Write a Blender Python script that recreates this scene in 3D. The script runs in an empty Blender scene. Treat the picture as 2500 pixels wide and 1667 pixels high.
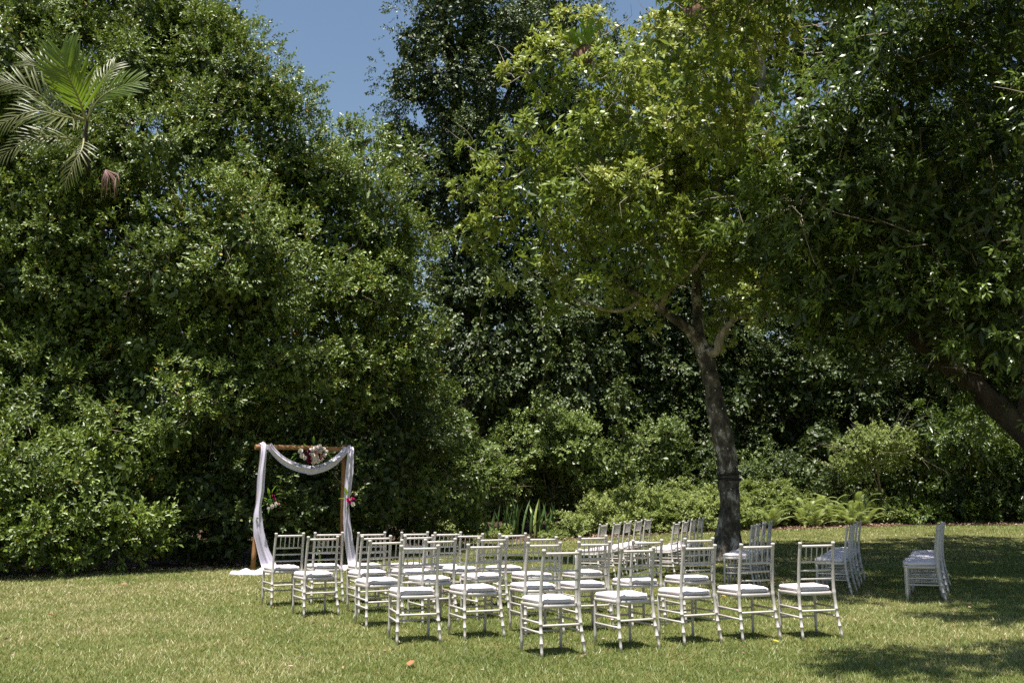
import bpy, math, random
import numpy as np
from mathutils import Vector, Matrix

random.seed(7)
rng = np.random.default_rng(11)
sc = bpy.context.scene
COL = sc.collection

# ------------------------------------------------------------------ camera
CAM_H = 1.38
F_PX, CX, CY = 2431.0, 1250.0, 833.5          # focal length and centre in photograph pixels
PITCH = math.radians(8.86)
cam_d = bpy.data.cameras.new('camera')
cam = bpy.data.objects.new('camera', cam_d)
COL.objects.link(cam)
cam_d.sensor_width = 36.0
cam_d.lens = 36.0 * F_PX / 2500.0
cam_d.clip_end = 3000
cam.location = (0, 0, CAM_H)
cam.rotation_euler = (math.pi / 2 + PITCH, 0, 0)
sc.camera = cam

# ------------------------------------------------------------------ light
SUN_EL, SUN_AZ = math.radians(78), math.radians(202)   # azimuth clockwise from +Y: behind the camera, a little left
world = bpy.data.worlds.new('World')
sc.world = world
world.use_nodes = True
wn = world.node_tree
sky = wn.nodes.new('ShaderNodeTexSky')
sky.sky_type = 'NISHITA'
sky.sun_disc = False
sky.sun_elevation = SUN_EL
sky.sun_rotation = SUN_AZ
sky.altitude = 0
sky.air_density = 1.35
sky.dust_density = 0.6
sky.ozone_density = 1.4
bg = wn.nodes['Background']
bg.inputs['Strength'].default_value = 0.058
wn.links.new(sky.outputs['Color'], bg.inputs['Color'])
sun_d = bpy.data.lights.new('sun', 'SUN')
sun_d.energy = 5.0
sun_d.angle = math.radians(0.5)
sun_d.color = (1.0, 0.965, 0.91)
sun = bpy.data.objects.new('sun', sun_d)
COL.objects.link(sun)
sdir = Vector((math.sin(SUN_AZ) * math.cos(SUN_EL), math.cos(SUN_AZ) * math.cos(SUN_EL), math.sin(SUN_EL)))
sun.rotation_euler = sdir.to_track_quat('Z', 'Y').to_euler()
sun.location = (0, 0, 30)
sc.view_settings.view_transform = 'Standard'
sc.view_settings.look = 'None'
sc.view_settings.gamma = 1
sc.view_settings.exposure = 1.0
sc.view_settings.use_curve_mapping = False
sc.render.engine = 'CYCLES'
sc.cycles.max_bounces = 6
sc.cycles.diffuse_bounces = 4
sc.cycles.glossy_bounces = 2
sc.cycles.transmission_bounces = 3
sc.cycles.sample_clamp_indirect = 6.0
sc.cycles.use_denoising = False

# ------------------------------------------------------------------ helpers
CP, SP = math.cos(PITCH), math.sin(PITCH)


def P(px, py, Y):
    """the point of the place seen at photograph pixel (px, py), Y metres ahead"""
    x, y = (px - CX) / F_PX, -(py - CY) / F_PX
    d = (x, CP - y * SP, SP + y * CP)
    k = Y / d[1]
    return np.array((d[0] * k, Y, CAM_H + d[2] * k))


_GX = (-3.6, -1.6, 0.4, 2.4, 4.5, 7.5, 10.0, 13.0, 18.0)
_GZ = (0.0, 0.15, 0.20, 0.27, 0.36, 0.45, 0.53, 0.57, 0.60)


def ground_z(x, y):
    """the lawn rises very gently to the right and towards its far side"""
    x = np.asarray(x, float)
    y = np.asarray(y, float)
    t = np.clip((x - 0.5) / 9.0, 0, 1)
    near = 0.12 * t * t * (3 - 2 * t)
    r = np.clip((y - 15.0) / 12.5, 0, 1) ** 1.4
    return near + (np.interp(x, _GX, _GZ) - near * 1.0) * r


def G(px, py):
    """the ground point under a photograph pixel"""
    x, y = (px - CX) / F_PX, -(py - CY) / F_PX
    d = (x, CP - y * SP, SP + y * CP)
    k = 4.0
    while k < 120 and CAM_H + d[2] * k > float(ground_z(d[0] * k, d[1] * k)): k += 0.02
    return np.array((d[0] * k, d[1] * k, float(ground_z(d[0] * k, d[1] * k))))


def tag(o, label=None, cat=None, group=None, kind=None):
    if label: o['label'] = label
    if cat: o['category'] = cat
    if group: o['group'] = group
    if kind: o['kind'] = kind
    return o


def empty(name, loc=(0, 0, 0), rz=0.0):
    o = bpy.data.objects.new(name, None)
    COL.objects.link(o)
    o.location = loc
    o.rotation_euler = (0, 0, rz)
    o.empty_display_size = 0.2
    return o


class MB:
    """collects rings, boxes and sheets, then links them as ONE mesh object"""
    def __init__(s):
        s.v, s.f = [], []

    def add(s, verts, faces):
        n = len(s.v)
        s.v += [tuple(map(float, p)) for p in verts]
        s.f += [tuple(i + n for i in f) for f in faces]

    def tube(s, pts, rad, seg=8, cap=True):
        pts = [Vector(p) for p in pts]
        if not hasattr(rad, '__len__'): rad = [rad] * len(pts)
        n = len(s.v)
        up = None
        for i, p in enumerate(pts):
            a, b = pts[max(i - 1, 0)], pts[min(i + 1, len(pts) - 1)]
            t = (b - a)
            if t.length < 1e-9: t = Vector((0, 0, 1))
            t.normalize()
            if up is None:
                up = Vector((1, 0, 0)) if abs(t.x) < 0.8 else Vector((0, 1, 0))
            u = (up - t * up.dot(t)).normalized()
            up = u
            w = t.cross(u)
            for k in range(seg):
                an = 2 * math.pi * k / seg
                q = p + (u * math.cos(an) + w * math.sin(an)) * rad[i]
                s.v.append((q.x, q.y, q.z))
        for i in range(len(pts) - 1):
            for k in range(seg):
                a = n + i * seg + k
                b = n + i * seg + (k + 1) % seg
                s.f.append((a, b, b + seg, a + seg))
        if cap:
            s.f.append(tuple(n + k for k in reversed(range(seg))))
            m = n + (len(pts) - 1) * seg
            s.f.append(tuple(m + k for k in range(seg)))
        return s

    def loft(s, rings, cap=True):
        """rings: lists of equally many points"""
        n = len(s.v)
        m = len(rings[0])
        for r in rings: s.v += [tuple(map(float, p)) for p in r]
        for i in range(len(rings) - 1):
            for k in range(m):
                a = n + i * m + k
                b = n + i * m + (k + 1) % m
                s.f.append((a, b, b + m, a + m))
        if cap:
            s.f.append(tuple(n + k for k in reversed(range(m))))
            q = n + (len(rings) - 1) * m
            s.f.append(tuple(q + k for k in range(m)))
        return s

    def mesh(s, name, mat, smooth=True):
        me = bpy.data.meshes.new(name)
        me.from_pydata(s.v, [], s.f)
        me.materials.append(mat)
        if smooth:
            me.polygons.foreach_set('use_smooth', [len(p.vertices) <= 4 for p in me.polygons])
        me.update()
        return me

    def build(s, name, mat, parent=None, smooth=True):
        return link_mesh(name, s.mesh(name, mat, smooth), parent)


def link_mesh(name, me, parent=None, loc=None, rot=None):
    o = bpy.data.objects.new(name, me)
    COL.objects.link(o)
    if parent is not None: o.parent = parent
    if loc is not None: o.location = loc
    if rot is not None: o.rotation_euler = rot
    return o


KIDS = {}


def copy_tree(o, parent=None):
    c = o.copy()
    COL.objects.link(c)
    if parent is not None: c.parent = parent
    for ch in KIDS.get(o.name, []):
        copy_tree(ch, c)
    return c


def remember(root):
    """index the children once, so that copies need no search"""
    for o in list(COL.objects):
        if o.parent is not None:
            KIDS.setdefault(o.parent.name, [])
            if o not in KIDS[o.parent.name]: KIDS[o.parent.name].append(o)


# value noise on a lattice, vectorised
_LAT = rng.random((32, 32, 32)).astype(np.float32)


def noise(p, s=1.0):
    q = np.asarray(p, np.float32) * s
    i = np.floor(q).astype(int)
    f = q - i
    f = f * f * (3 - 2 * f)
    r = 0
    for a in (0, 1):
        for b in (0, 1):
            for c in (0, 1):
                w = (f[:, 0] if a else 1 - f[:, 0]) * (f[:, 1] if b else 1 - f[:, 1]) * (f[:, 2] if c else 1 - f[:, 2])
                r = r + w * _LAT[(i[:, 0] + a) % 32, (i[:, 1] + b) % 32, (i[:, 2] + c) % 32]
    return r


def unit(v):
    return v / np.maximum(np.linalg.norm(v, axis=-1, keepdims=True), 1e-9)


# ------------------------------------------------------------------ materials
def new_mat(name):
    m = bpy.data.materials.new(name)
    m.use_nodes = True
    nt = m.node_tree
    return m, nt, nt.nodes['Principled BSDF']


def ramp(nt, stops, interp='LINEAR'):
    r = nt.nodes.new('ShaderNodeValToRGB')
    e = r.color_ramp.elements
    r.color_ramp.interpolation = interp
    while len(e) < len(stops): e.new(0.5)
    for k, (p, c) in enumerate(stops):
        e[k].position = p
        e[k].color = (*c, 1)
    return r


def leaf_mat(name, stops, rough=0.38, transl=0.3, tcol=(0.30, 0.42, 0.05), spec=0.5):
    m, nt, b = new_mat(name)
    at = nt.nodes.new('ShaderNodeAttribute')
    at.attribute_name = 'tint'
    r = ramp(nt, stops)
    nt.links.new(at.outputs['Fac'], r.inputs['Fac'])
    nt.links.new(r.outputs['Color'], b.inputs['Base Color'])
    b.inputs['Roughness'].default_value = rough
    b.inputs['Specular IOR Level'].default_value = spec
    tr = nt.nodes.new('ShaderNodeBsdfTranslucent')
    mx = nt.nodes.new('ShaderNodeMix')
    mx.data_type = 'RGBA'
    mx.blend_type = 'MIX'
    mx.inputs[0].default_value = 0.5
    nt.links.new(r.outputs['Color'], mx.inputs[6])
    mx.inputs[7].default_value = (*tcol, 1)
    nt.links.new(mx.outputs[2], tr.inputs['Color'])
    ms = nt.nodes.new('ShaderNodeMixShader')
    ms.inputs[0].default_value = transl
    nt.links.new(b.outputs[0], ms.inputs[1])
    nt.links.new(tr.outputs[0], ms.inputs[2])
    nt.links.new(ms.outputs[0], nt.nodes['Material Output'].inputs['Surface'])
    return m


YEL, ORA = (0.42, 0.30, 0.03), (0.40, 0.17, 0.04)
M = {}
M['leaf_creeper'] = leaf_mat('creeper leaves', [(0, (0.046, 0.073, 0.011)), (0.40, (0.115, 0.166, 0.025)), (0.75, (0.202, 0.272, 0.042)), (0.955, (0.290, 0.355, 0.062)), (0.975, YEL), (1.0, ORA)], 0.45, 0.20, (0.22, 0.28, 0.03), 0.55)
M['leaf_forest'] = leaf_mat('forest leaves', [(0, (0.030, 0.048, 0.011)), (0.5, (0.070, 0.102, 0.022)), (0.9, (0.130, 0.175, 0.038)), (0.985, (0.18, 0.21, 0.055)), (1.0, YEL)], 0.46, 0.16, (0.16, 0.21, 0.03), 0.4)
M['leaf_lime'] = leaf_mat('lime leaves', [(0, (0.075, 0.118, 0.018)), (0.35, (0.180, 0.248, 0.032)), (0.80, (0.320, 0.365, 0.080)), (0.98, (0.50, 0.48, 0.14)), (1.0, YEL)], 0.42, 0.32, (0.40, 0.46, 0.05))
M['leaf_gloss'] = leaf_mat('glossy leaves', [(0, (0.030, 0.048, 0.011)), (0.5, (0.078, 0.118, 0.020)), (0.9, (0.180, 0.250, 0.040)), (1.0, (0.19, 0.24, 0.05))], 0.36, 0.24, (0.18, 0.27, 0.03), 0.5)
M['leaf_pale'] = leaf_mat('pale shrub leaves', [(0, (0.070, 0.102, 0.025)), (0.5, (0.160, 0.215, 0.050)), (0.95, (0.27, 0.33, 0.085)), (1.0, YEL)], 0.42, 0.25, (0.26, 0.36, 0.06))
M['leaf_fern'] = leaf_mat('fern leaves', [(0, (0.14, 0.18, 0.045)), (0.6, (0.30, 0.35, 0.11)), (0.95, (0.44, 0.46, 0.17)), (1.0, (0.40, 0.33, 0.12))], 0.5, 0.35, (0.36, 0.46, 0.08))
M['grass'] = leaf_mat('grass blades', [(0, (0.080, 0.122, 0.020)), (0.38, (0.175, 0.222, 0.048)), (0.68, (0.300, 0.310, 0.105)), (1.0, (0.54, 0.44, 0.25))], 0.5, 0.3, (0.34, 0.40, 0.08))
M['litter'] = leaf_mat('fallen leaves', [(0, (0.10, 0.055, 0.035)), (0.4, (0.20, 0.115, 0.07)), (0.8, (0.32, 0.20, 0.13)), (1.0, (0.44, 0.33, 0.24))], 0.6, 0.1, (0.4, 0.2, 0.05))


def bark(name, cols, scale=6.0, bump=0.5, stretch=0.35, rough=0.9):
    m, nt, b = new_mat(name)
    tc = nt.nodes.new('ShaderNodeTexCoord')
    mp = nt.nodes.new('ShaderNodeMapping')
    mp.inputs['Scale'].default_value = (1, 1, stretch)
    nt.links.new(tc.outputs['Object'], mp.inputs['Vector'])
    n1 = nt.nodes.new('ShaderNodeTexNoise')
    n1.inputs['Scale'].default_value = scale
    n1.inputs['Detail'].default_value = 9
    n1.inputs['Roughness'].default_value = 0.68
    nt.links.new(mp.outputs[0], n1.inputs['Vector'])
    r = ramp(nt, cols)
    nt.links.new(n1.outputs['Fac'], r.inputs['Fac'])
    nt.links.new(r.outputs['Color'], b.inputs['Base Color'])
    b.inputs['Roughness'].default_value = rough
    n2 = nt.nodes.new('ShaderNodeTexNoise')
    n2.inputs['Scale'].default_value = scale * 6
    n2.inputs['Detail'].default_value = 6
    nt.links.new(mp.outputs[0], n2.inputs['Vector'])
    bp = nt.nodes.new('ShaderNodeBump')
    bp.inputs['Strength'].default_value = bump
    bp.inputs['Distance'].default_value = 0.03
    nt.links.new(n2.outputs['Fac'], bp.inputs['Height'])
    nt.links.new(bp.outputs[0], b.inputs['Normal'])
    return m


M['bark_lichen'] = bark('lichen bark', [(0.38, (0.022, 0.018, 0.013)), (0.47, (0.065, 0.053, 0.038)), (0.55, (0.15, 0.125, 0.095)), (0.61, (0.44, 0.40, 0.34))], 4.5, 1.0, 0.6)
M['bark_dark'] = bark('dark bark', [(0.35, (0.022, 0.017, 0.012)), (0.65, (0.085, 0.062, 0.042))], 5, 0.8)
M['bark_pale'] = bark('pale branch bark', [(0.35, (0.13, 0.10, 0.07)), (0.65, (0.42, 0.36, 0.26))], 5, 0.5)
M['twig'] = bark('twig bark', [(0.3, (0.10, 0.07, 0.045)), (0.7, (0.33, 0.27, 0.20))], 9, 0.2)
M['pine_pole'] = bark('treated pine', [(0.38, (0.24, 0.105, 0.038)), (0.62, (0.46, 0.235, 0.095))], 7, 0.15, 0.12, 0.65)


def plain(name, col, rough=0.5, spec=0.5, bump=0, bscale=60, var=0.0):
    m, nt, b = new_mat(name)
    b.inputs['Base Color'].default_value = (*col, 1)
    b.inputs['Roughness'].default_value = rough
    b.inputs['Specular IOR Level'].default_value = spec
    tc = nt.nodes.new('ShaderNodeTexCoord')
    n = nt.nodes.new('ShaderNodeTexNoise')
    n.inputs['Scale'].default_value = bscale
    n.inputs['Detail'].default_value = 5
    nt.links.new(tc.outputs['Object'], n.inputs['Vector'])
    if bump:
        bp = nt.nodes.new('ShaderNodeBump')
        bp.inputs['Strength'].default_value = bump
        bp.inputs['Distance'].default_value = 0.004
        nt.links.new(n.outputs['Fac'], bp.inputs['Height'])
        nt.links.new(bp.outputs[0], b.inputs['Normal'])
    if var:
        r = ramp(nt, [(0.3, tuple(c * (1 - var) for c in col)), (0.7, col)])
        nt.links.new(n.outputs['Fac'], r.inputs['Fac'])
        nt.links.new(r.outputs['Color'], b.inputs['Base Color'])
    return m


M['chair'] = plain('silvery white painted wood', (0.57, 0.52, 0.475), 0.36, 0.5, 0.15, 25, 0.12)
M['cushion'] = plain('white cushion cloth', (0.72, 0.64, 0.655), 0.85, 0.2, 0.5, 90)
M['drape'] = plain('white chiffon', (0.74, 0.68, 0.80), 0.9, 0.05, 0.1, 40)  # white cloth; the lavender cast of blue skylight is put into its colour
_nt = M['drape'].node_tree
_t = _nt.nodes.new('ShaderNodeBsdfTranslucent')
_t.inputs['Color'].default_value = (0.74, 0.70, 0.80, 1)
_m = _nt.nodes.new('ShaderNodeMixShader')
_m.inputs[0].default_value = 0.18
_nt.links.new(_nt.nodes['Principled BSDF'].outputs[0], _m.inputs[1])
_nt.links.new(_t.outputs[0], _m.inputs[2])
_nt.links.new(_m.outputs[0], _nt.nodes['Material Output'].inputs['Surface'])
M['white_petal'] = plain('white petals', (0.82, 0.74, 0.68), 0.7, 0.2, 0.2, 40)
M['blush_petal'] = plain('blush petals', (0.70, 0.38, 0.36), 0.7, 0.2)
M['wine_petal'] = plain('burgundy petals', (0.17, 0.012, 0.045), 0.6, 0.3)
M['magenta_petal'] = plain('magenta petals', (0.55, 0.02, 0.20), 0.6, 0.3)
M['posy_leaf'] = plain('posy leaves', (0.09, 0.20, 0.045), 0.5, 0.4)
M['strap'] = plain('black strap', (0.012, 0.012, 0.012), 0.5)
M['wire'] = plain('dark green wire', (0.012, 0.02, 0.012), 0.6)
M['bulb'] = plain('clear bulb', (0.75, 0.72, 0.6), 0.15, 0.8)
M['palm_leaf'] = plain('palm leaf', (0.16, 0.225, 0.028), 0.42, 0.5, 0.1, 8, 0.3)
M['palm_leaf_dull'] = plain('dull palm leaf', (0.21, 0.215, 0.075), 0.42, 0.5, 0.1, 8, 0.3)
for k in ('palm_leaf', 'palm_leaf_dull', 'posy_leaf'):
    nt = M[k].node_tree
    t = nt.nodes.new('ShaderNodeBsdfTranslucent')
    t.inputs['Color'].default_value = (0.28, 0.42, 0.03, 1)
    x = nt.nodes.new('ShaderNodeMixShader')
    x.inputs[0].default_value = 0.35
    nt.links.new(nt.nodes['Principled BSDF'].outputs[0], x.inputs[1])
    nt.links.new(t.outputs[0], x.inputs[2])
    nt.links.new(x.outputs[0], nt.nodes['Material Output'].inputs['Surface'])
M['palm_rachis'] = plain('palm rachis', (0.24, 0.22, 0.09), 0.5)
M['palm_flower'] = plain('palm flower stalk', (0.30, 0.17, 0.16), 0.7, 0.2)
M['fern_shield'] = bark('staghorn shield', [(0.35, (0.06, 0.028, 0.014)), (0.65, (0.22, 0.11, 0.05))], 4, 0.6, 1.0)
M['leaf_brown'] = plain('dry brown leaf', (0.36, 0.17, 0.08), 0.6, 0.3, 0.2, 30, 0.4)
M['leaf_yellow'] = plain('yellow leaf', (0.70, 0.42, 0.05), 0.5, 0.3, 0.2, 30, 0.3)
M['leaf_orange'] = plain('orange leaf', (0.62, 0.24, 0.05), 0.5, 0.3, 0.2, 30, 0.4)


def ground_mat(name, cols, scale, bump=0.6, fine=90):
    m, nt, b = new_mat(name)
    tc = nt.nodes.new('ShaderNodeTexCoord')
    n1 = nt.nodes.new('ShaderNodeTexNoise')
    n1.inputs['Scale'].default_value = scale
    n1.inputs['Detail'].default_value = 8
    n1.inputs['Roughness'].default_value = 0.65
    n2 = nt.nodes.new('ShaderNodeTexNoise')
    n2.inputs['Scale'].default_value = fine
    n2.inputs['Detail'].default_value = 4
    for n in (n1, n2): nt.links.new(tc.outputs['Object'], n.inputs['Vector'])
    mx = nt.nodes.new('ShaderNodeMath')
    mx.operation = 'MULTIPLY_ADD'
    mx.inputs[1].default_value = 0.5
    h = nt.nodes.new('ShaderNodeMath')
    h.operation = 'MULTIPLY'
    h.inputs[1].default_value = 0.5
    nt.links.new(n2.outputs['Fac'], h.inputs[0])
    nt.links.new(n1.outputs['Fac'], mx.inputs[0])
    nt.links.new(h.outputs[0], mx.inputs[2])
    r = ramp(nt, cols)
    nt.links.new(mx.outputs[0], r.inputs['Fac'])
    nt.links.new(r.outputs['Color'], b.inputs['Base Color'])
    b.inputs['Roughness'].default_value = 0.95
    b.inputs['Specular IOR Level'].default_value = 0.1
    bp = nt.nodes.new('ShaderNodeBump')
    bp.inputs['Strength'].default_value = bump
    bp.inputs['Distance'].default_value = 0.02
    nt.links.new(n2.outputs['Fac'], bp.inputs['Height'])
    nt.links.new(bp.outputs[0], b.inputs['Normal'])
    return m


M['turf'] = ground_mat('turf', [(0.35, (0.055, 0.065, 0.018)), (0.5, (0.10, 0.105, 0.032)), (0.62, (0.18, 0.155, 0.065))], 1.6)
M['soil'] = ground_mat('bare soil with leaf mould', [(0.35, (0.03, 0.02, 0.014)), (0.5, (0.06, 0.037, 0.026)), (0.65, (0.12, 0.075, 0.052))], 3.0)

# ------------------------------------------------------------------ ground
xs = np.concatenate(([-900, -300, -80], np.linspace(-40, 40, 81), [80, 300, 900]))
ys = np.concatenate(([-60, -20, 0], np.linspace(4, 60, 57), [90, 200, 500, 1500]))
gv, gf = [], []
for y in ys:
    for x in xs: gv.append((x, y, float(ground_z(x, y))))
for j in range(len(ys) - 1):
    for i in range(len(xs) - 1):
        a = j * len(xs) + i
        gf.append((a, a + 1, a + 1 + len(xs), a + len(xs)))
b = MB(); b.add(gv, gf)
tag(b.build('lawn', M['turf']), kind='structure')

# edge where the lawn meets the planting bed, photograph pixels on the ground
EDGE_PX = [(-900, 1470), (-300, 1425), (0, 1407), (130, 1400), (260, 1393), (450, 1386), (560, 1384), (640, 1378), (760, 1366), (850, 1356), (930, 1345), (1010, 1334), (1100, 1326),
           (1200, 1321), (1290, 1320), (1380, 1318), (1470, 1312), (1560, 1307), (1650, 1302), (1780, 1298), (1900, 1293), (2020, 1289),
           (2130, 1286), (2260, 1283), (2400, 1282), (2560, 1281), (2900, 1280)]
EDGE = np.array([G(*q)[:2] for q in EDGE_PX])


def edge_y(x):
    return np.interp(x, EDGE[:, 0], EDGE[:, 1])


bv, bf = [], []
ex = np.linspace(EDGE[0, 0], EDGE[-1, 0], 180)
offs = [0, 0.12, 0.35, 0.8, 2, 5, 12, 40]
for x in ex:
    e0 = edge_y(x) + 0.10 * math.sin(x * 3.1) + 0.06 * math.sin(x * 7.7 + 1)
    for k, o in enumerate(offs):
        y = e0 + o
        bv.append((x, y, float(ground_z(x, y)) + (0.004, 0.02, 0.035, 0.06, 0.10, 0.13, 0.15, 0.15)[k] + random.uniform(0, 0.012) * (k > 0)))
m_ = len(offs)
for i in range(len(ex) - 1):
    for k in range(m_ - 1):
        a = i * m_ + k
        bf.append((a, a + m_, a + m_ + 1, a + 1))
b = MB(); b.add(bv, bf)
tag(b.build('soil_bed', M['soil']), kind='structure')


# ------------------------------------------------------------------ leaf meshes (numpy)
def leaf_object(name, mat, chunks, parent=None, kind='stuff'):
    """chunks: list of (base, direction, up, length, width, tint, fold, curl, shape); one mesh"""
    V, TI, quads = [], [], []
    tris = []
    nv = 0
    for (bs, d, up, L, W, ti, fold, curl, shape) in chunks:
        n = len(bs)
        if n == 0: continue
        d = unit(d)
        s = unit(np.cross(d, up))
        nrm = np.cross(s, d)
        L = L[:, None]; W = W[:, None]
        if shape == 2:       # 2 triangles: folded rhombus
            tip = bs + d * L - nrm * L * curl
            mid = bs + d * L * 0.52 + nrm * W * fold
            a = mid + s * W * 0.5
            c = mid - s * W * 0.5
            mv = np.stack([bs, a, tip, c], 1)
            idx = nv + np.arange(n)[:, None] * 4
            t = np.concatenate([idx + np.array([[0, 1, 2]]), idx + np.array([[0, 2, 3]])], 1).reshape(-1, 3)
            V.append(mv.reshape(-1, 3)); tris.append(t); TI.append(np.repeat(ti, 2)); nv += 4 * n
        else:                # 4 triangles: bent oval leaf with a midrib fold
            m1 = bs + d * L * 0.45
            tip = bs + d * L * 0.98 - nrm * L * curl
            a1 = bs + d * L * 0.30 + s * W * 0.46 + nrm * W * fold
            a2 = bs + d * L * 0.68 + s * W * 0.42 + nrm * (W * fold - L * curl * 0.4)
            c1 = a1 - s * W * 0.92
            c2 = a2 - s * W * 0.84
            mv = np.stack([bs, a1, a2, tip, c2, c1], 1)
            idx = nv + np.arange(n)[:, None] * 6
            t = np.concatenate([idx + np.array([[0, 1, 5]]), idx + np.array([[1, 2, 5]]), idx + np.array([[5, 2, 4]]), idx + np.array([[2, 3, 4]])], 1).reshape(-1, 3)
            V.append(mv.reshape(-1, 3)); tris.append(t); TI.append(np.repeat(ti, 4)); nv += 6 * n
    V = np.concatenate(V).astype(np.float32); T = np.concatenate(tris).astype(np.int32); TI = np.concatenate(TI).astype(np.float32)
    me = bpy.data.meshes.new(name)
    me.vertices.add(len(V)); me.vertices.foreach_set('co', V.ravel())
    me.loops.add(T.size); me.loops.foreach_set('vertex_index', T.ravel())
    me.polygons.add(len(T)); me.polygons.foreach_set('loop_start', np.arange(0, T.size, 3, dtype=np.int32))
    me.polygons.foreach_set('loop_total', np.full(len(T), 3, np.int32))
    at = me.attributes.new('tint', 'FLOAT', 'FACE')
    at.data.foreach_set('value', TI)
    me.materials.append(mat)
    me.update(calc_edges=True)
    o = link_mesh(name, me, parent)
    if kind: o['kind'] = kind
    COUNT[0] += len(T)
    return o


COUNT = [0]
CAMP = np.array((0, 0, CAM_H))
UP = np.array((0, 0, 1.0))


def spray_leaves(c, dirs, L, n, ll, lw, spread=0.9, droop=0.15, tmin=0.1, base_tint=None, whorl=False, shape=2, fold=0.16, curl=0.12, upbias=0.75, rare=0.012, out=None):
    """leaves along twigs: c (k,3) twig starts, dirs (k,3), twig length L"""
    k = len(c)
    dirs = unit(dirs)
    a = unit(np.cross(dirs, UP + rng.normal(0, 0.3, (k, 3))))
    bb = np.cross(dirs, a)
    j = np.arange(n)
    t = (0.72 + 0.28 * rng.random((k, n))) if whorl else tmin + (1 - tmin) * (j[None, :] + rng.random((k, n)) * 0.8) / n
    ph = j[None, :] * 2.4 + rng.random((k, 1)) * 6.28 + rng.normal(0, 0.25, (k, n))
    Ls = L * rng.uniform(0.6, 1.25, (k, 1))
    pos = c[:, None] + dirs[:, None] * (Ls * t)[..., None]
    pos[..., 2] -= droop * 0.5 * Ls * t * t
    al = spread * rng.uniform(0.7, 1.25, (k, n)) * (1.0 if whorl else (1.15 - 0.55 * t))
    per = a[:, None] * np.cos(ph)[..., None] + bb[:, None] * np.sin(ph)[..., None]
    d = dirs[:, None] * np.cos(al)[..., None] + per * np.sin(al)[..., None]
    d[..., 2] -= droop
    up = UP * upbias + rng.normal(0, 0.40, (k, n, 3)) + (0 if out is None else (out * 0.75)[:, None])
    if base_tint is None: base_tint = np.full(k, 0.4)
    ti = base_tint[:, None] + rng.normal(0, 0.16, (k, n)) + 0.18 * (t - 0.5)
    ti = np.clip(ti, 0, 0.93)
    r = rng.random((k, n))
    ti = np.where(r < rare, rng.uniform(0.97, 1.0, (k, n)), ti)
    sz = rng.uniform(0.65, 1.3, (k, n))
    return (pos.reshape(-1, 3), d.reshape(-1, 3), up.reshape(-1, 3), (ll * sz).ravel(), (lw * sz * rng.uniform(0.8, 1.15, (k, n))).ravel(), ti.ravel(), fold, curl, shape)


def lobe_points(lobes, dens, jitter=0.12, back=0.12, under=0.25, floor_pts=True):
    """points on the outside of a union of ellipsoids, with their outward normals; the far side is thinner"""
    Ps, Ns = [], []
    for i, (c, r) in enumerate(lobes):
        c = np.asarray(c, float); r = np.asarray(r, float)
        area = 4 * math.pi * ((r[0] * r[1] + r[0] * r[2] + r[1] * r[2]) / 3)
        n = max(8, int(area * dens))
        u = unit(rng.normal(0, 1, (n, 3)))
        p = c + u * r * (1 + rng.normal(0, jitter, (n, 1)))
        nr = unit(u / r)
        tocam = unit(CAMP - p)
        keep = (np.sum(nr * tocam, 1) > -0.25) | (rng.random(n) < back)
        keep &= (nr[:, 2] > -0.35) | (rng.random(n) < under)
        keep &= p[:, 2] > 0.05
        for k2, (c2, r2) in enumerate(lobes):
            if k2 != i:
                q = (p - np.asarray(c2)) / (np.asarray(r2) * 0.80)
                keep &= np.sum(q * q, 1) > 1
        Ps.append(p[keep]); Ns.append(nr[keep])
    return np.concatenate(Ps), np.concatenate(Ns)


def bulge(lobes, n=7, k=0.34, core=0.93):
    """knobbly masses of growth on every big lobe"""
    out = []
    for c, r in lobes:
        c = np.asarray(c, float); r = np.asarray(r, float)
        out.append((c, r * core))
        m = 0
        while m < n:
            u = unit(rng.normal(0, 1, 3))
            if np.dot(u, unit(CAMP - c)) < -0.1 or u[2] < -0.55: continue
            m += 1
            kk = k * random.uniform(.65, 1.3)
            out.append((c + u * r * (1.0 - kk * .45), r * kk * np.array((1, 1, random.uniform(.75, 1.1)))))
    return out


DENS, PER = 1.12, 1.3


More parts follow.
